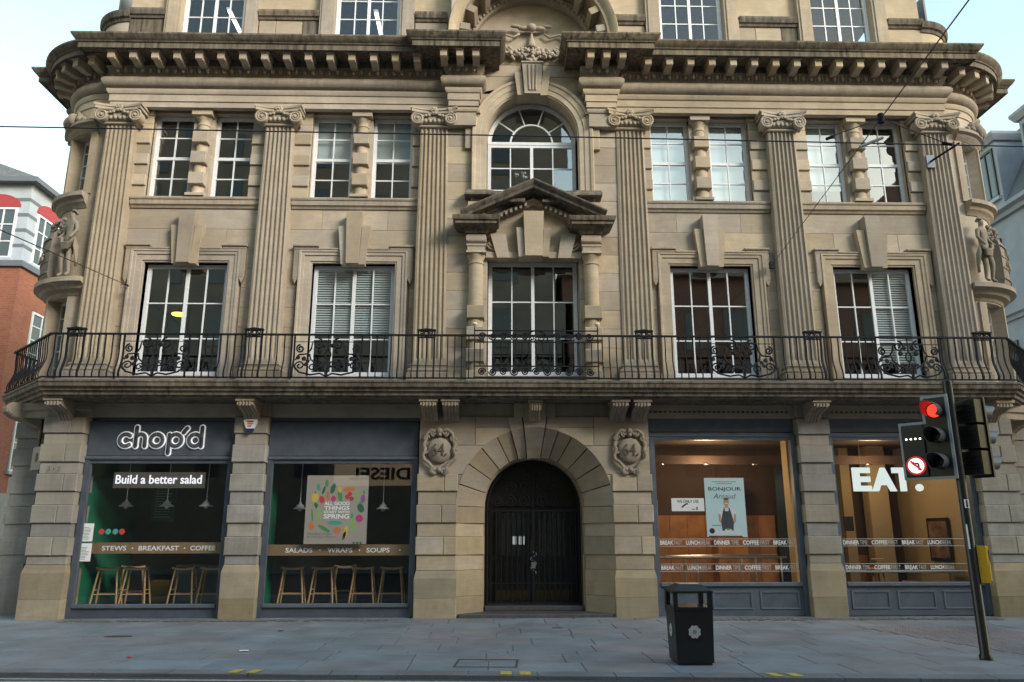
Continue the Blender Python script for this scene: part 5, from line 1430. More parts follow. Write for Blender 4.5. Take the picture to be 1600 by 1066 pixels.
m_ = MB(); [m_.box(-.2, .2-random.uniform(0, .15), -.004, -.001, .08+.06*k, .10+.06*k) for k in range(12)]; m_.build('menu_lines', plain('pale_menu_print', (.18, .25, .2), .7), t, kind='stuff')
t = thing('waste_cabinet', 'grey cabinet with a yellow crate behind the stools', 'cabinet', (-8.2, 2.3, .14)); MB().block(-.2, .9, -.2, .3, 0, .85, .01).build('cabinet_body', plain('cabinet_grey', (.16, .17, .18), .6), t, recalc=False); MB().block(-.75, -.3, -.2, .2, 0, .5, .02).build('crate', plain('dull_yellow_crate', (.22, .15, .03), .6), t, recalc=False)
# ---- upstairs: blinds, lamp, flowers
def venetian(xc, w, z0, z1, y, lab):
    t = thing('venetian_blind', lab, 'blind', (xc, y, z0), 'venetian blinds'); m_ = MB(); z = 0
    while z < z1-z0:
        m_.add([(-w/2, .0, z), (w/2, .0, z), (w/2, .024, z+.042), (-w/2, .024, z+.042)], [(0, 1, 2, 3)]); z += .058
    m_.build('slats', M['blind'], t, kind='stuff', recalc=False); MB().box(-w/2, w/2, -.01, .04, z1-z0, z1-z0+.05).build('head_rail', M['blind'], t); MB().box(-w/2, w/2, -.005, .03, -.03, -.012).build('bottom_rail', M['blind'], t)
M['blind'] = plain('white_blind', (.66, .70, .70), .6)
venetian(-CB-.46, .86, 6.15, 7.68, .235, 'white venetian blind in the left leaf of the tall window left of the pediment'); venetian(-CB+.46, .86, 6.15, 7.68, .235, 'white venetian blind in the right leaf of the tall window left of the pediment')
venetian(CA+.46, .86, 5.55, 7.68, .235, 'white venetian blind in the rightmost tall first floor window')
def roller(x0, x1, z0, z1, lab):
    t = thing('roller_blind', lab, 'blind', ((x0+x1)/2, .36, z0), 'roller blinds'); w = (x1-x0)/2
    MB().box(-w, w, 0, .006, 0, z1-z0).build('cloth', M['blind'], t); MB().tube([(-w, .0, z1-z0+.03), (w, .0, z1-z0+.03)], .03, 8).build('roller', M['blind'], t)
roller(-5.28, -4.42, 10.52, 11.54, 'half-drawn pale blind in the second floor window right of the second pilaster'); roller(-3.82, -2.96, 10.52, 11.54, 'half-drawn pale blind in the second floor window left of the arched window')
for (a, b_, z, lab) in ((2.96, 3.82, 9.6, 'drawn pale blind in the second floor window right of the arched window'), (4.42, 5.28, 9.6, 'drawn pale blind in the fourth second floor window pair, right sash'), (6.82, 7.66, 9.9, 'drawn pale blind in the second floor window left of the last half column')):
    roller(a, b_, z, 11.54, lab)
t = thing('office_lamp', 'glowing yellow ceiling lamp inside the leftmost tall first floor window', 'lamp', (-8.75, 1.6, 6.95))
MB().lathe([(.03, 0), (.16, .03), (.18, .06), (.16, .075)], 0, 0, 16).build('glow', emis('yellow_lamp_glow', (1, .62, .12), 1.3), t); MB().tube([(0, 0, .07), (0, 0, 1.6)], .01, 5).build('stem', M['black'], t)
for (x, lab) in ((-8.0, 'first'), (-4.1, 'second')):
    t = thing('strip_light', 'white fluorescent tube seen in the %s attic window from the left' % lab, 'light', (x, 1.5, 15.2), 'attic strip lights')
    MB().box(-.04, .04, -.6, .6, 0, .04).build('tube', emis('tube_glow', (1, .98, .92), 1.6) if 'tube_glow' not in bpy.data.materials else bpy.data.materials['tube_glow'], t)
    MB().box(-.06, .06, -.65, .65, .042, .09).build('housing', M['white_paint'], t)
t = thing('flower_vase', 'vase of white flowers inside the arched second floor window', 'flowers', (-.22, .55, 9.45))
MB().lathe([(.07, 0), (.10, .1), (.08, .25), (.05, .32), (.06, .36)], 0, 0, 14).build('vase', M['shade'], t, smooth=True); rnd = random.Random(2)
M['leaf'] = plain('dark_leaf', (.03, .07, .03), .6)
for k in range(7):
    a = rnd.uniform(0, 6.28); e = (rnd.uniform(.05, .22)*cos(a), .06*sin(a), rnd.uniform(.5, .95))
    MB().tube([(0, 0, .3), (e[0]*.4, e[1]*.4, e[2]*.7), e], .006, 4).build('stem', M['leaf'], t)
    m_ = MB(); [m_.ball((e[0]+rnd.gauss(0, .025), e[1]+rnd.gauss(0, .02), e[2]+rnd.gauss(0, .02)), .03, 6, 5) for q in range(6)]; m_.build('bloom', M['whiteprint'], t, smooth=True)
for k in range(8):
    a = rnd.uniform(0, 6.28); r = rnd.uniform(.1, .2); z = rnd.uniform(.4, .65)
    mesh('leaf', [(0, 0, z-.1), (r*cos(a)*.5+.03, -.03, z), (r*cos(a), .04*sin(a), z+.12), (r*cos(a)*.5-.03, .03, z)], [(0,1,2,3)], M['leaf'], t)
t = thing('window_lettering', 'red mirrored letters on the glass of the tall window left of the pediment', 'lettering', (-CB, .255, 6.86)); text_mesh('lettering', 'FIRE', M['redprint'], t, .04, .30, -.13, -.02, 0, .002, mirror=True)
t = thing('drinks_fridge', 'dark glazed drinks fridge against the back wall of the cafe', 'fridge', (5.1, 3.05, .14))
MB().block(-.35, .35, -.25, .25, 1.95, 2.75, .01).build('cabinet', M['black'], t, recalc=False); MB().block(-.38, .38, -.28, .25, 0, 1.945, .01).build('lower_cabinet', M['ewood'], t, recalc=False)
m_ = MB(); rr = random.Random(1)
for k in range(9): m_.lathe([(.028, 2.05), (.028, 2.2), (.012, 2.25), (.012, 2.28)], -.28+.07*k, -.27, 8)
m_.build('bottles', plain('pale_bottle', (.30, .36, .36), .2), t, kind='stuff')
M['teal'] = plain('dark_teal_glass_panel', (.035, .06, .062), .2)
for (a, b_) in ((6.45, 7.1), (7.52, 8.08)): MB().box(a, b_, 3.2, 3.25, .14, 3.4).build('dark_panel', M['teal'], B)
for k, (x, y) in enumerate(((7.0, 1.7), (8.9, 1.7))): cafe_stool(x, y, .56, ('left', 'right')[k]+' low orange wooden stool behind the cafe table')
# ------------------------------------------------------------------ signs, posters, lettering
def stroke_sign(root, strokes, y, zr, mat, r, name):
    for st in strokes:
        m_ = MB().tube([(p[0], y, p[1]) for p in st], r, 8, flat=.35)
        m_.ball((st[0][0], y, st[0][1]), r, 8, 6, (1, .35, 1)); m_.ball((st[-1][0], y, st[-1][1]), r, 8, 6, (1, .35, 1)); yield m_
t = thing('shop_sign', "white outlined rounded letters chop'd on the grey shop fascia", 'shop sign', (-8.10, .05, 3.69))
LW_ = plain('lit_white_sign_outline', (.85, .85, .85), .5, emit=(1, 1, 1), es=.10)
def A(cx_, cz_, r, a0, a1, n=18, k=1.0): return [(cx_+r*k*cos(radians(a0+(a1-a0)*i/n)), cz_+r*sin(radians(a0+(a1-a0)*i/n))) for i in range(n+1)]
LET = {'c': [A(-.84, 0, .13, 50, 310)], 'h': [[(-.62, .28), (-.62, -.13)], A(-.52, .03, .10, 180, 0)+[(-.42, -.13)]], 'o': [A(-.17, 0, .13, 90, 450)],
       'p': [[(.10, .12), (.10, -.28)], A(.24, 0, .13, 90, 450)], 'apostrophe': [[(.47, .26), (.40, .17)]], 'd': [A(.66, 0, .13, 90, 450), [(.80, .28), (.80, -.13)]]}
for nm, sts in LET.items():
    m_ = MB(); g = MB()
    for st in sts:
        for mb_, r, y in ((m_, .072, -.006), (g, .046, -.026)):
            mb_.tube([(p[0], y, p[1]) for p in st], r, 8, flat=.35)
            for e in (st[0], st[-1]): mb_.ball((e[0], y, e[1]), r, 10, 6, (1, .34, 1))
    o = m_.build('letter', LW_, t, smooth=True, recalc=False); g.build('letter_inlay', M['grey_paint'], o, smooth=True, recalc=False)
# tilted italics of the sign are left upright; lit strapline board inside the glass
t = thing('window_sign', 'lit strapline reading Build a better salad in the left shop window', 'window sign', (-8.19, .20, 2.67))
MB().box(-.99, .99, 0, .012, 0, .34).build('backing', plain('clear_grey_panel', (.10, .085, .075), .4), t)
text_mesh('lettering', 'Build a better salad', emis('lit_white_letters', (.93, .95, 1), .40), t, -.94, .92, .09, .28, -.014, .012, bold=.012)
mk_text = lambda root, txt, mat, a, b_, c, d, y=-.004, bold=0.0, **k: text_mesh('lettering', txt, mat, root, a, b_, c, d, y, .002, bold=bold, **k)
# vegetable poster
t = thing('poster', 'large taupe poster of colourful vegetables in the second shop window', 'poster', (-4.30, .165, 1.44))
MB().box(-.67, .67, 0, .006, .045, 1.50).build('sheet', plain('taupe_paper', (.36, .32, .28), .7, noise=.04), t)
VC = {n: plain('print_'+n, c, .7) for n, c in dict(green=(.08, .28, .07), darkgreen=(.03, .13, .07), lightgreen=(.28, .42, .14), orange=(.62, .18, .04), red=(.52, .05, .05), magenta=(.50, .04, .20), yellow=(.62, .45, .08), purple=(.25, .10, .32), teal=(.07, .32, .26), beet=(.35, .05, .10)).items()}
def blob(root, x, z, rx, rz, mat, y, a=0.0, n=12):
    V = [(x+rx*cos(q)*cos(a)-rz*sin(q)*sin(a), y, z+rx*cos(q)*sin(a)+rz*sin(q)*cos(a)) for q in [2*pi*i/n for i in range(n)]]
    return mesh('printed_vegetable', V, [tuple(range(n))], mat, root)
veg = [(-.48, 1.03, .08, .11, 'yellow', 0), (-.33, .98, .06, .08, 'red', .3), (-.20, 1.05, .03, .11, 'orange', .1), (-.08, 1.0, .055, .06, 'magenta', 0), (.06, 1.06, .05, .14, 'green', .2), (.25, 1.2, .13, .05, 'orange', .1), (.22, 1.04, .05, .06, 'red', 0), (.31, 1.0, .05, .05, 'beet', 0), (.27, 1.1, .05, .05, 'red', 0), (.43, 1.08, .04, .10, 'lightgreen', 0), (.56, 1.0, .05, .09, 'purple', 0), (.52, .80, .07, .10, 'darkgreen', .5), (.50, .58, .08, .08, 'magenta', 0), (.36, .46, .06, .17, 'lightgreen', 0), (.22, .30, .05, .13, 'yellow', -.15), (.04, .33, .08, .07, 'orange', 0), (-.03, .49, .16, .045, 'teal', 0), (-.25, .37, .15, .04, 'green', -.5), (-.52, .42, .06, .08, 'orange', .2), (-.38, .68, .05, .17, 'lightgreen', .1), (-.52, .65, .02, .14, 'green', .1), (-.42, 1.25, .04, .08, 'teal', .2), (-.24, 1.33, .04, .08, 'green', 0), (-.10, 1.22, .05, .12, 'darkgreen', -.3), (.58, 1.14, .02, .05, 'green', 0), (-.30, 1.18, .03, .09, 'darkgreen', -.3), (.19, .22, .03, .10, 'darkgreen', -.3), (.34, .64, .03, .06, 'teal', 0), (-.44, .85, .04, .08, 'darkgreen', .5), (.52, .90, .05, .05, 'teal', .5), (-.48, 1.13, .02, .03, 'green', 0), (.05, 1.2, .04, .07, 'yellow', .2)]
for i, (x, z, rx, rz, c, a) in enumerate(veg): blob(t, x, z, rx, rz, VC[c], -.002-.0004*(i % 4), a)
for k, (tx, z0, z1) in enumerate((('ALL GOOD', .86, .94), ('THINGS', .76, .845), ('START WITH', .69, .745), ('SPRING', .575, .675))): mk_text(t, tx, M['whiteprint'], -.27, .28, z0, z1, -.006, .03)
pg = plain('faint_green_print', (.16, .22, .15), .7)
for tx, z, w in (('The Best of the', .24, .5), ('British Springtime', .17, .62)): mk_text(t, tx, pg, -.6, -.6+w, z, z+.05, -.004)
for k in range(3): blob(t, .40+.075*k, .07, .025, .025, VC['darkgreen'], -.003)
# notices and stickers at the left jamb
for k, z in enumerate((1.14, 1.55)):
    t = thing('paper_notice', ('lower', 'upper')[k]+' white printed notice at the left edge of the left shop window', 'notice', (-9.56-.01*k, .115, z), 'window notices')
    MB().box(-.14, .14, 0, .003, 0, .37).build('sheet', M['whiteprint'], t); m_ = MB(); [m_.box(-.10, .10-random.uniform(0, .08), -.002, -.0005, .04+.03*q, .05+.03*q) for q in range(9)]; m_.build('print_lines', pg, t, kind='stuff')
for k, (x, c, nm) in enumerate(((-9.26, VC['red'], 'red'), (-9.12, VC['teal'], 'pale teal'), (-8.97, VC['teal'], 'teal'), (-8.83, VC['red'], 'bright red'))):
    o = MB().lathe([(.06, 0), (.06, .003)], 0, 0, 18).build('round_sticker', c); o.rotation_euler = (pi/2, 0, 0); o.location = (x, .127, 1.75); tag(o, ('first', 'second', 'third', 'last')[k]+' round %s sticker from the left on the left shop window' % nm, 'sticker', 'round stickers')
# alarm box
t = thing('alarm_box', 'white alarm box with blue foot and red lettering on the shop pier', 'alarm box', (-6.19, -.145, 3.84))
pr = [(-.15, .24), (-.13, .28), (.13, .28), (.15, .24), (.06, .02), (.02, 0), (-.02, 0), (-.06, .02)]
MB().prism(pr, -.07, 0).build('housing', M['whiteprint'], t); MB().prism([(-.085, .08), (.085, .08), (.06, .02), (.02, -.01), (-.02, -.01), (-.06, .02)], -.078, -.002).build('blue_foot', plain('navy_plastic', (.02, .03, .12), .4), t)
m_ = MB(); m_.box(-.07, .07, -.0745, -.071, .215, .25); [m_.box(-.06, .06-.02*q, -.0745, -.071, .18-.035*q, .198-.035*q) for q in range(3)]; m_.build('red_print', M['redprint'], t, kind='stuff')
o = text_mesh('painted_number', '3 • 2', plain('faded_black_paint', (.10, .085, .07), .9), None, -10.42, -10.16, 3.00, 3.10, -.171, .002); tag(o, 'faded black figures painted on the far left pier', 'painted number')
t = thing('hanging_sign', 'small blue grey sign board at the left corner entrance', 'sign', (-10.92, .22, 3.05), rz=radians(-40)); MB().block(-.26, .26, 0, .05, 0, .52, .01).build('board', plain('blue_grey_board', (.06, .085, .14), .5), t, recalc=False)
m_ = MB(); m_.ball((0, -.006, .28), .09, 10, 6, (.8, .1, 1.2)); m_.build('emblem', M['blackprint'], t); MB().box(-.02, .02, .01, .04, .522, 1.13).build('hanger', M['iron'], t)
# cafe: lit letters, poster, notice, lettering strips
t = thing('shop_sign', 'large pale lit letters EAT. hanging in the right cafe window', 'shop sign', (7.92, .20, 2.60))
LM = emis('lit_pale_letters', (.78, .88, .84), .36)
for ch, a, b_, z1 in (('E', -.82, -.42, .52), ('A', -.40, .14, .52), ('T', .08, .52, .52), ('.', .58, .74, .16)):
    text_mesh('letter', ch, LM, t, a, b_, 0, z1, -.05, .06, bold=.045)
MB().tube([(-.6, 0, .53), (-.6, 0, 1.25)], .005, 4).build('hanging_wire', M['steel'], t); MB().tube([(.4, 0, .53), (.4, 0, 1.25)], .005, 4).build('hanging_wire', M['steel'], t)
t = thing('poster', 'pale blue BONJOUR poster of a cook in an apron in the cafe window', 'poster', (4.20, .165, 1.62))
MB().box(-.44, .44, 0, .006, 0, 1.27).build('sheet', plain('pale_blue_paper', (.52, .68, .71), .6), t)
mk_text(t, 'BONJOUR', M['blackprint'], -.36, .37, .97, 1.07, -.003, .006)
mk_text(t, 'Arnaud', M['blackprint'], -.26, .24, .82, .93, -.003, -.01, shear=.3)
for z, w in ((1.18, .27), (1.14, .17)): MB().box(-w, w, -.003, -.001, z, z+.012).build('small_print', M['redprint'], t)
skin = plain('print_skin', (.50, .30, .21), .7); apr = plain('print_apron', (.05, .05, .07), .7, noise=.3, nscale=60); tee = plain('print_tee', (.66, .70, .72), .7)
def poly(root, nm, pts, y, mat): return mesh(nm, [(p[0], y, p[1]) for p in pts], [tuple(range(len(pts)))], mat, root)
poly(t, 'printed_shirt', [(-.15, .30), (.19, .30), (.22, .50), (.19, .60), (.08, .65), (-.03, .65), (-.13, .60), (-.17, .50)], -.0015, tee)
poly(t, 'printed_arms', [(-.17, .50), (-.12, .48), (-.11, .36), (-.01, .27), (.03, .27), (.10, .27), (.16, .36), (.17, .48), (.22, .50), (.21, .33), (.10, .20), (-.02, .20), (-.16, .33)], -.0022, skin)
poly(t, 'printed_apron', [(-.10, .12), (.14, .12), (.16, .32), (.12, .50), (.08, .63), (.065, .63), (.06, .55), (-.02, .55), (-.025, .63), (-.04, .63), (-.08, .50), (-.12, .32)], -.003, apr)
blob(t, .02, .745, .062, .085, skin, -.0035); poly(t, 'printed_neck', [(-.02, .62), (.06, .62), (.05, .69), (-.01, .69)], -.0032, skin); blob(t, .02, .81, .06, .028, plain('print_hair', (.12, .08, .06), .7), -.004); blob(t, .02, .715, .03, .008, M['whiteprint'], -.0045)
for sx in (-.022, .062-.0): blob(t, .0+sx, .752, .008, .006, M['blackprint'], -.0046)
poly(t, 'printed_table', [(-.42, .05), (.32, .05), (.30, .13), (-.40, .13)], -.0048, tee); blob(t, .03, .14, .08, .045, tee, -.0052); blob(t, .03, .17, .05, .025, VC['green'], -.0056); blob(t, -.33, .13, .06, .06, M['blackprint'], -.0052); blob(t, .22, .12, .08, .03, tee, -.0052)
poly(t, 'small_print', [(-.33, .24), (-.13, .24), (-.13, .255), (-.33, .255)], -.003, M['redprint']); poly(t, 'dark_edge', [(-.42, .0), (.34, .0), (.32, .025), (-.40, .025)], -.005, M['blackprint'])
t = thing('paper_notice', 'white WE ONLY USE notice beside the BONJOUR poster', 'notice', (3.37, .165, 2.17)); MB().box(-.36, .36, 0, .004, 0, .28).build('sheet', M['whiteprint'], t)
mk_text(t, 'WE ONLY USE', M['blackprint'], -.24, .24, .18, .245, -.003, .01); mk_text(t, 'S', M['blackprint'], .17, .22, .03, .09, -.003, .03); MB().tube([(-.14, -.003, .08), (-.05, -.003, .15), (0, -.003, .16)], .018, 6, flat=.1).build('drawn_mark', M['blackprint'], t); MB().box(.08, .15, -.003, -.001, .035, .05).build('small_print', M['blackprint'], t)
M['faint'] = plain('faint_white_print', (.58, .60, .60), .7)
WORDS = [('BREAK', 'FAST'), ('LUNCH', 'BREAK'), ('DINNER', 'TIME'), ('COFFEE', 'FIRST')]
def strip(x0, x1, z, start, lab):
    t = thing('lettering_strip', lab, 'window lettering', (0, .122, z), 'cafe window strips'); x = x0; k = start
    for dz in (-.075, .075): MB().box(x0, x1, 0, .002, dz-.004, dz+.004).build('line', M['faint'], t)
    x += .03
    while x < x1-.35:
        a, b_ = WORDS[k % 4]; wa = .058*len(a); wb = .042*len(b_)
        if x+wa+wb > x1: break
        text_mesh('bold_word', a, M['whiteprint'], t, x, x+wa, -.045, .045, 0, .002, bold=.02); text_mesh('light_word', b_, M['faint'], t, x+wa+.02, x+wa+.02+wb, -.045, .045, 0, .002, bold=-.01)
        x += wa+wb+.11; k += 1
for j, (x0, x1) in enumerate(((2.68, 5.70), (6.68, 9.64))):
    for q, z in enumerate((.985, 1.505)): strip(x0, x1, z, 0 if j == 0 else 2, ('lower', 'upper')[q]+' line of meal words across the '+('left', 'right')[j]+' cafe window')
# ------------------------------------------------------------------ litter bin
t = thing('litter_bin', 'square black litter bin with hipped lid and silver rosette near the kerb', 'litter bin', (1.80, -5.85, 0))
BK = M['black']
m_ = MB(); 
def taper(m_, w0, w1, z0, z1): m_.add([(-w0,-w0,z0),(w0,-w0,z0),(w0,w0,z0),(-w0,w0,z0),(-w1,-w1,z1),(w1,-w1,z1),(w1,w1,z1),(-w1,w1,z1)], [(0,3,2,1),(4,5,6,7),(0,1,5,4),(1,2,6,5),(2,3,7,6),(3,0,4,7)])
taper(m_, .245, .262, .03, .70); taper(m_, .225, .225, 0, .03); m_.build('body', BK, t)
m_ = MB(); taper(m_, .270, .270, .702, .735); m_.build('rim', BK, t)
for sx in (-1, 1):
    for sy in (-1, 1): MB().box(*sorted((sx*.262, sx*.205)), *sorted((sy*.262, sy*.205)), .735, .915).build('corner_post', BK, t)
m_ = MB(); taper(m_, .275, .275, .916, .94); taper(m_, .275, .15, .941, 1.02); m_.build('lid', BK, t); MB().box(-.13, .13, -.13, .13, 1.021, 1.028).build('ash_plate', plain('worn_steel_plate', (.5, .5, .5), .4, metal=.6, noise=.3), t)
SV = plain('silver_print', (.42, .43, .44), .5)
for face in range(2):
    m_ = MB(); 
    for k in range(8):
        a = k*pi/4+pi/8; m_.lathe([(.028, 0), (.028, .004)], .058*cos(a), .058*sin(a), 10)
    m_.lathe([(.055, 0), (.055, .005)], 0, 0, 16)
    n_ = MB(); n_.lathe([(.03, .005), (.03, .008)], 0, 0, 12); n_.add(*(lambda q: (q.V, q.F))(MB().lathe([(.012, .008), (.012, .011)], 0, 0, 8)))
    e = m_.build('rosette', SV, t, recalc=False); i_ = n_.build('rosette_centre', plain('grey_print', (.22, .22, .23), .5) if face == 0 else bpy.data.materials['grey_print'], e, recalc=False)
    e.rotation_euler = (pi/2-.02, 0, 0 if face == 0 else -pi/2); e.location = (0, -.2595, .42) if face == 0 else (-.2595, 0, .42)
# ------------------------------------------------------------------ traffic signal
PX, PY = 5.92, -5.75
t = thing('traffic_signal', 'black traffic signal pole with red light showing and yellow push-button box', 'traffic light', (PX, PY, 0))
MB().lathe([(.085, 0), (.085, .05), (.068, .08), (.066, 3.88), (.062, 3.92), (.03, 3.94)], 0, 0, 18).build('pole', M['blackpole'], t, smooth=True)
autosmooth(COL.objects[-1], 40)
RL = emis('red_signal_glow', (1.0, .03, .015), 1.1); LENS = plain('dark_lens', (.02, .022, .02), .15)
def hood(m_, cx_, cz_, r=.118, d=.40):
    n = 16; V = []
    for (rr, y, cut) in ((r, 0, 1.0), (r, -d, .55), (r-.008, -d, .55), (r-.008, 0, 1.0)):
        for i in range(n+1):
            a = -radians(50)+(pi+2*radians(50))*i/n
            yy = y if y == 0 else y*(.58+.42*max(0, sin(a)))
            V.append((cx_+rr*cos(a), yy, cz_+rr*sin(a)))
    F = []
    for k in range(4):
        for i in range(n): F.append((k*(n+1)+i, k*(n+1)+i+1, ((k+1) % 4)*(n+1)+i+1, ((k+1) % 4)*(n+1)+i))
    m_.add(V, F)
def head(parent, name, rz, loc, side_col):
    h = MB()
    # stepped backing board
    if side_col: out = [(-.52, -.60), (.19, -.60), (.19, .62), (-.16, .62), (-.16, .24), (-.52, .24)]
    else: out = [(-.165, -.56), (.165, -.56), (.165, .60), (-.165, .60)]
    h.prism(out, .0, .02); bd = h.build(name, M['black'], parent)
    e = MB(); pth = out+[out[0]]
    e.sweep(pth, [(-.028, -.006), (.012, -.006), (.012, .026), (-.028, .026)], plane='xz', caps=False); e.build('board_edge', M['greyplastic'] if side_col else M['black'], bd)
    b2 = MB()
    for z in (.40, .02, -.36):
        b2.block(-.155, .155, .021, .20, z-.17, z+.17, .01)
        for q in range(5): b2.box(-.12, .12, .2, .215, z-.11+.05*q, z-.09+.05*q)
    b2.build('lamp_housing', M['black'], bd)
    for k, z in enumerate((.40, .02, -.36)):
        l = MB(); l.lathe([(.10, 0), (.09, .012), (.05, .022), (.005, .026)], 0, 0, 18); lo_ = l.build('lens', RL if (k == 0 and side_col) else LENS, bd, smooth=True); lo_.rotation_euler = (pi/2, 0, 0); lo_.location = (0, -.001, z)
        hm = MB(); hood(hm, 0, z); hm.build('hood', M['rubber'], bd)
    if side_col:
        # box sign above, round no-left-turn sign below
        MB().block(-.495, -.175, -.03, .0, -.56, .20, .01).build('sign_box', M['black'], bd, recalc=False)
        sr = MB().lathe([(.14, 0), (.14, .008)], 0, 0, 26).build('sign_ring', plain('sign_red', (.55, .02, .03), .4, emit=(.6, .02, .03), es=.25), bd); sr.rotation_euler = (pi/2, 0, 0); sr.location = (-.335, -.031, -.40)
        sw = MB().lathe([(.112, 0), (.112, .004)], 0, 0, 26).build('sign_disc', plain('sign_white', (.8, .8, .8), .4, emit=(1, 1, 1), es=.45), bd); sw.rotation_euler = (pi/2, 0, 0); sw.location = (-.335, -.0395, -.40)
        a_ = MB(); a_.prism([(.025, -.07), (.05, -.07), (.05, .02), (.03, .045), (-.02, .045), (-.02, .07), (-.065, .033), (-.02, -.005), (-.02, .02), (.018, .02), (.025, .01)], -.003, 0); o = a_.build('sign_arrow', M['blackprint'], bd); o.location = (-.335, -.0437, -.40)
        a_ = MB(); c45 = .7071; a_.prism([(-.10*c45-.011, .10*c45-.011), (.10*c45-.011, -.10*c45-.011), (.10*c45+.011, -.10*c45+.011), (-.10*c45+.011, .10*c45+.011)], -.002, 0); o = a_.build('sign_bar', bpy.data.materials['sign_red'], bd); o.location = (-.335, -.0469, -.40)
        dl = emis('led_white', (1, .95, .85), 1.8)
        for q in range(4): o = MB().lathe([(.014, 0), (.014, .004)], 0, 0, 10).build('led', dl, bd); o.rotation_euler = (pi/2, 0, 0); o.location = (-.43+.065*q, -.031, .0)
    bd.location = loc; bd.rotation_euler = (0, 0, rz)
    return bd
h1 = head(t, 'signal_head', radians(-47), (-.22, .06, 3.08), True)
h2 = head(t, 'rear_signal_head', radians(112), (.42, .10, 3.06), False)
h3 = MB()
for z in (3.45, 2.66): h3.tube([(0, 0, z), (-.20, .04, z)], .022, 6); h3.tube([(0, 0, z+.02), (.26, .10, z+.02)], .022, 6)
h3.build('head_bracket', M['blackpole'], t)
u = MB().block(-.11, .11, -.13, .0, 0, .50, .02).build('push_button_box', M['yellow'], t, recalc=False); u.location = (.12, .04, 1.02); u.rotation_euler = (0, 0, radians(55))
MB().box(-.06, .06, -.137, -.131, .30, .44).build('box_panel', M['black'], u); r_ = MB()
for k in range(7): r_.box(-.109, .109, -.134, -.128, .03+.035*k, .042+.035*k)
r_.build('ribs', M['yellow'], u, kind='stuff')
MB().box(-.113, .113, .0, .05, -.02, .52).build('box_back', M['black'], u)
w_ = MB(); w_.box(-.035, .035, -.069, -.066, 2.05, 2.17); w_.build('pole_label', M['whiteprint'], t); MB().box(-.012, .012, -.0715, -.0695, 2.06, 2.16).build('label_bar', M['blackprint'], t); MB().box(-.055, -.035, -.062, -.055, 1.48, 1.82).build('white_tape', M['whiteprint'], t)
# ------------------------------------------------------------------ tram wires
WM = plain('dark_wire', (.02, .02, .024), .5)
def wire(name, pts, r, lab, parent=None):
    m_ = MB().tube(pts, r, 6); o = m_.build(name, WM, parent, recalc=False)
    if lab: tag(o, lab, 'wire', 'tram wires')
    return o
def pix(px, py, Y):
    f = 1197.63; x = (px-800)/f; u = -(py-533)/f; p = radians(14.10); w = radians(1.35)
    y1 = cos(p)-sin(p)*u; z = sin(p)+cos(p)*u; dx = cos(w)*x+sin(w)*y1; dy = -sin(w)*x+cos(w)*y1
    k = (Y+16.94)/dy; return (-.897+k*dx, Y, 1.70+k*z)
L0 = pix(0, 197, -10.0); L1 = pix(1600, 230, -10.0); node = pix(1377, 186, -10.0)
dL = Vector(L1)-Vector(L0)
wire('contact_wire', [tuple(Vector(L0)-dL*1.5), L0, tuple(Vector(L0)+dL*.5+Vector((0, 0, .01))), L1, tuple(Vector(L1)+dL*1.5)], .007, 'long dark tram wire running right across in front of the building')
an = (5.53, -.27, 7.73); nd = Vector(node); d_ = nd-Vector(an)
sw = wire('span_wire', [an, tuple(nd), tuple(nd+d_*1.05)], .006, 'thin span wire rising from the wall to the upper right')
MB().box(an[0]-.05, an[0]+.05, -.29, -.22, an[2]-.08, an[2]+.08).build('wall_plate', M['iron'], sw)
wire('bridle', [tuple(nd), pix(1293, 216, -10.0)], .005, None, sw); wire('bridle', [tuple(nd), pix(1482, 226, -10.0)], .005, None, sw)
m_ = MB().tube([tuple(nd+Vector((0, 0, -.05))), tuple(nd+Vector((0, 0, .05)))], .03, 8); m_.build('node_clamp', M['iron'], sw)
for a, b_ in (((1345, 230), (1380, 216)), ((1292, 218), (1302, 214)), ((1474, 224), (1488, 227))): MB().tube([pix(*a, -10.02), pix(*b_, -10.02)], .016, 8).build('insulator', M['greyplastic'] if a[0] == 1345 else M['iron'], sw)
al = (-9.25, -.02, 7.2); far_ = Vector(pix(0, 358, -7.0)); dd = far_-Vector(al)
s2 = wire('span_wire', [al, tuple(far_), tuple(far_+dd*1.0)], .008, 'thin span wire anchored left of the leftmost tall window')
m_ = MB().tube([tuple(Vector(al)+dd*.02), tuple(Vector(al)+dd*.06)], .022, 6); m_.build('turnbuckle', M['iron'], s2); MB().box(al[0]-.05, al[0]+.05, -.05, .0, al[2]-.06, al[2]+.06).build('wall_plate', M['iron'], s2)
t = thing('wall_bracket', 'iron plate with a slanting rod on the rightmost pilaster', 'bracket', (9.62, -.27, 10.40)); MB().box(-.10, .10, -.03, 0, -.16, .16).build('plate', plain('blue_grey_plate', (.12, .14, .18), .5), t); MB().tube([(0, -.03, 0), (.28, -.75, .10)], .025, 6).build('rod', M['iron'], t)
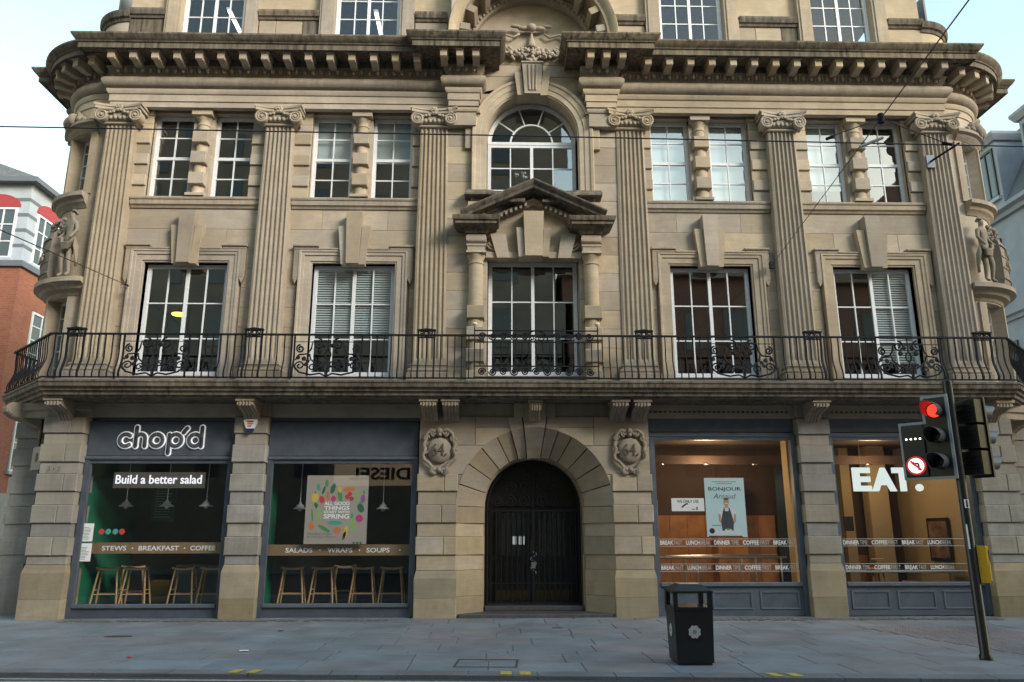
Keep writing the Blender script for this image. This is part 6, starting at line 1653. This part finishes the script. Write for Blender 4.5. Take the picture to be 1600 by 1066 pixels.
# ------------------------------------------------------------------ neighbours
M['redbrick'] = brickmat('red_brick', (.30, .085, .045), (.37, .12, .06), (.30, .20, .15))
M['greyrender'] = plain('pale_grey_render', (.40, .44, .48), .8, noise=.08, nscale=2)
M['greyband'] = plain('dark_grey_band', (.14, .15, .17), .7)
M['slate'] = brickmat('slate_roof', (.09, .11, .13), (.12, .14, .16), (.05, .06, .07), bw=.35, bh=.22)
M['whitewall'] = plain('white_stucco', (.29, .33, .39), .8, noise=.12, nscale=1.5)
M['blind_glass'] = plain('dark_reflective_pane', (.05, .065, .08), .08, spec=.8)
LB = thing('brick_office_block', 'red brick block with pale grey banded top storey beyond the left corner', 'building')
XL, YL = -20.8, 14.0
MB().box(-40, XL, YL, 45, 3.3, 12.6).build('brick_wall', M['redbrick'], LB); MB().box(-40, XL+.08, YL-.08, 45, 0, 3.3).build('stone_base', plain('pale_base_stone', (.36, .33, .28), .9, noise=.15, nscale=2), LB)
MB().box(-40, XL+.12, YL-.12, 45, 12.6, 12.85).build('ledge', M['greyband'], LB); MB().box(-40, XL-.1, YL+.1, 45, 12.85, 16.4).build('upper_wall', M['greyrender'], LB)
for z in (13.5, 14.2, 14.9, 15.6): MB().box(-40, XL-.095, YL+.095, 45, z, z+.16).build('band', M['greyband'], LB)
MB().box(-40, XL+.25, YL-.25, 45, 16.4, 16.62).build('eave', M['greyband'], LB); MB().prism([(-40, 16.62), (XL+.2, 16.62), (XL-3, 17.8), (-37, 17.8)], YL-.2, 45).build('roof', M['lead'], LB)
def nwin(root, axis, c, w, z0, z1, plane, cols, rows, frame, red=False):
    """window on a wall: axis 'x' = wall facing -y at y=plane, 'y' = wall facing x at x=plane (sign by neg)"""
    m_ = MB(); g = MB(); f = .09
    def bx(mb, a0, a1, z0_, z1_, d0, d1):
        if axis == 'x': mb.box(a0, a1, plane-d1, plane-d0, z0_, z1_)
        elif axis == '+': mb.box(plane+d0, plane+d1, a0, a1, z0_, z1_)
        else: mb.box(plane-d1, plane-d0, a0, a1, z0_, z1_)
    a0, a1 = c-w/2, c+w/2
    bx(m_, a0, a0+f, z0, z1, .0, .06); bx(m_, a1-f, a1, z0, z1, .0, .06); bx(m_, a0+f, a1-f, z0, z0+f, 0, .06); bx(m_, a0+f, a1-f, z1-f, z1, 0, .06)
    for k in range(1, cols): q = a0+(a1-a0)*k/cols; bx(m_, q-.03, q+.03, z0+f, z1-f, .0, .05)
    for k in range(1, rows):
        q = z0+(z1-z0)*k/rows; bx(m_, a0+f, a1-f, q-.025, q+.025, .0, .045)
    o = m_.build('window', frame, root); bx(g, a0+f, a1-f, z0+f, z1-f, .005, .015); g.build('pane', M['blind_glass'], o)
    s_ = MB(); bx(s_, a0-.1, a1+.1, z0-.12, z0-.002, 0, .14); s_.build('sill', M['greyrender'], o)
    if red:
        pts = [(p[0], z1+.05+(p[1]-z1-.05)*.6) for p in arc(c, z1+.05, w*.56, 0, 180, 14)]; r_ = MB()
        if axis == 'x': r_.prism(pts, plane-.04, plane)
        else: r_.prism(pts, plane, plane+.04, 'x')
        r_.build('red_lunette', plain('lunette_red', (.36, .045, .05), .6) if 'lunette_red' not in bpy.data.materials else bpy.data.materials['lunette_red'], o)
WP = M['white_paint']
for x in (-22.2, -25.2, -28.2): nwin(LB, 'x', x, 1.7, 13.0, 15.3, YL+.1, 3, 3, WP, True)
for y in (15.6, 18.9, 22.2, 25.5): nwin(LB, '+', y, 1.7, 13.0, 15.3, XL-.1, 3, 3, WP, True)
for z in (4.2, 8.6):
    for x in (-24.4, -28): nwin(LB, 'x', x, 1.5, z, z+2.4, YL, 2, 4, WP)
    for y in (16.0, 19.5, 23, 26.5): nwin(LB, '+', y, 1.5, z, z+2.4, XL, 2, 4, WP)
for x in (-22.6, -26): nwin(LB, 'x', x, 1.3, .9, 2.9, YL-.08, 2, 3, WP)
o = MB().box(-22.35, -21.75, YL-.12, YL, 11.1, 11.35); o.build('vent_block', M['greyband'], LB)
LW = thing('low_boundary_wall', 'low pale stone wall by the left side street', 'wall', (-22.5, 11.0, 0)); MB().block(-6, 2.0, 0, .35, 0, 1.5, .03).build('wall_body', bpy.data.materials['pale_base_stone'], LW, recalc=False); MB().block(-6.05, 2.05, -.05, .40, 1.5, 1.62, .02).build('coping', M['greyrender'], LW, recalc=False)
RB = thing('white_gabled_building', 'white stuccoed building with slate mansard beyond the right corner', 'building')
XR = 19.3
MB().box(XR, 36, 3.0, 26, 0, 12.2).build('wall', M['whitewall'], RB)
for z, p, h_ in ((8.6, .22, .30), (12.2, .38, .35), (4.4, .2, .3)): MB().sweep([(36, 3.0), (XR, 3.0), (XR, 26)][::-1], [(-.1, z), (p*.4, z), (p*.5, z+h_*.4), (p, z+h_*.6), (p, z+h_), (-.1, z+h_)]).build('cornice', M['whitewall'], RB)
MB().prism([(XR+.05, 12.55), (36, 12.55), (36, 16.6), (XR+2.6, 16.6)], 3.1, 26).build('mansard_roof', M['slate'], RB)
for y in (5.2, 8.6, 12.0, 15.4):
    m_ = MB(); m_.box(XR+.25, XR+3, y-.95, y+.95, 12.9, 15.3); d = m_.build('dormer', M['whitewall'], RB); MB().sweep([(XR+3, y-.95), (XR+.25, y-.95), (XR+.25, y+.95), (XR+3, y+.95)][::-1], [(-.2, 15.3), (.1, 15.3), (.22, 15.5), (.22, 15.6), (-.2, 15.65)]).build('dormer_cornice', M['whitewall'], d)
    nwin(RB, '-', y, 1.5, 13.2, 15.1, XR+.25, 3, 1, M['black']); nwin(RB, '-', y, 1.5, 9.5, 11.6, XR, 2, 1, M['black']); nwin(RB, '-', y, 1.5, 5.4, 7.9, XR, 2, 2, M['black']); nwin(RB, '-', y, 1.6, 1.0, 3.6, XR, 2, 1, M['black'])
RB.scale = (1, 1, 1.13)
# ------------------------------------------------------------------ across the street, seen only as reflections in the glass
M['opp1'] = plain('opposite_dark_stone', (.24, .22, .19), .9, noise=.2, nscale=.8); M['opp2'] = plain('opposite_brick', (.22, .13, .10), .9, noise=.2, nscale=.8)
def opposite(x0, x1, y, h, mat, lab, fl=3.6, step=None):
    t = thing('opposite_building', lab, 'building', ((x0+x1)/2, y, 0)); w = (x1-x0)/2
    MB().box(-w, w, -14, 0, 0, h).build('wall', mat, t); MB().box(-w-.2, w+.2, -14, .5, h, h+.5).build('cornice', M['stone_under'], t)
    if step:
        for (a, b_, hh) in step: MB().box(a, b_, -10, -1.0, h+.5, hh).build('roof_stack', mat, t)
    z = 4.6
    m0 = None
    while z+2.2 < h:
        xx = -w+1.4
        while xx < w-1.2:
            if m0 is None: m0 = MB().box(-.6, .6, .001, .05, 0, 2.1).build('window', M['blind_glass'], t); o = m0
            else: o = m0.copy(); link(o, t)
            o.location = (xx, 0, z); xx += 2.6
        z += fl
    return t
o1 = opposite(-46, 3.0, -24.0, 26.6, M['opp1'], 'tall dark stone block across the street, mirrored in the left windows')
o2 = opposite(3.4, 25.5, -24.0, 15.6, M['opp2'], 'lower brick block across the street, mirrored in the right windows', step=((-6.5, -5.0, 19.5), (9.2, 11.0, 23.0), (-9.5, -8.6, 20)))
o3 = opposite(36, 58, -24.0, 24, M['opp1'], 'far block across the street, mirrored at the rightmost windows')
# lit shop sign on the far side whose mirror image shows in the second shop window
t = thing('far_shop_sign', 'lit fascia lettered DIESEL across the street, mirrored in the glass', 'shop sign', (-6.9, -23.9, 4.35), rz=pi)
MB().box(-2.4, 2.4, 0, .12, -.2, 1.1).build('fascia', plain('cream_fascia', (.55, .45, .32), .6, emit=(1, .72, .42), es=.35), t); text_mesh('lettering', 'DIESEL', M['blackprint'], t, -1.6, 1.6, .1, .75, -.03, .02, bold=.03)
for k in range(3):
    MB().lathe([(.10, 0), (.10, .05)], -1.5+1.5*k, -.35, 10).build('lamp', emis('far_lamp_glow', (1, .75, .4), 4) if k == 0 else bpy.data.materials['far_lamp_glow'], t); COL.objects[-1].location = (0, 0, 1.0)
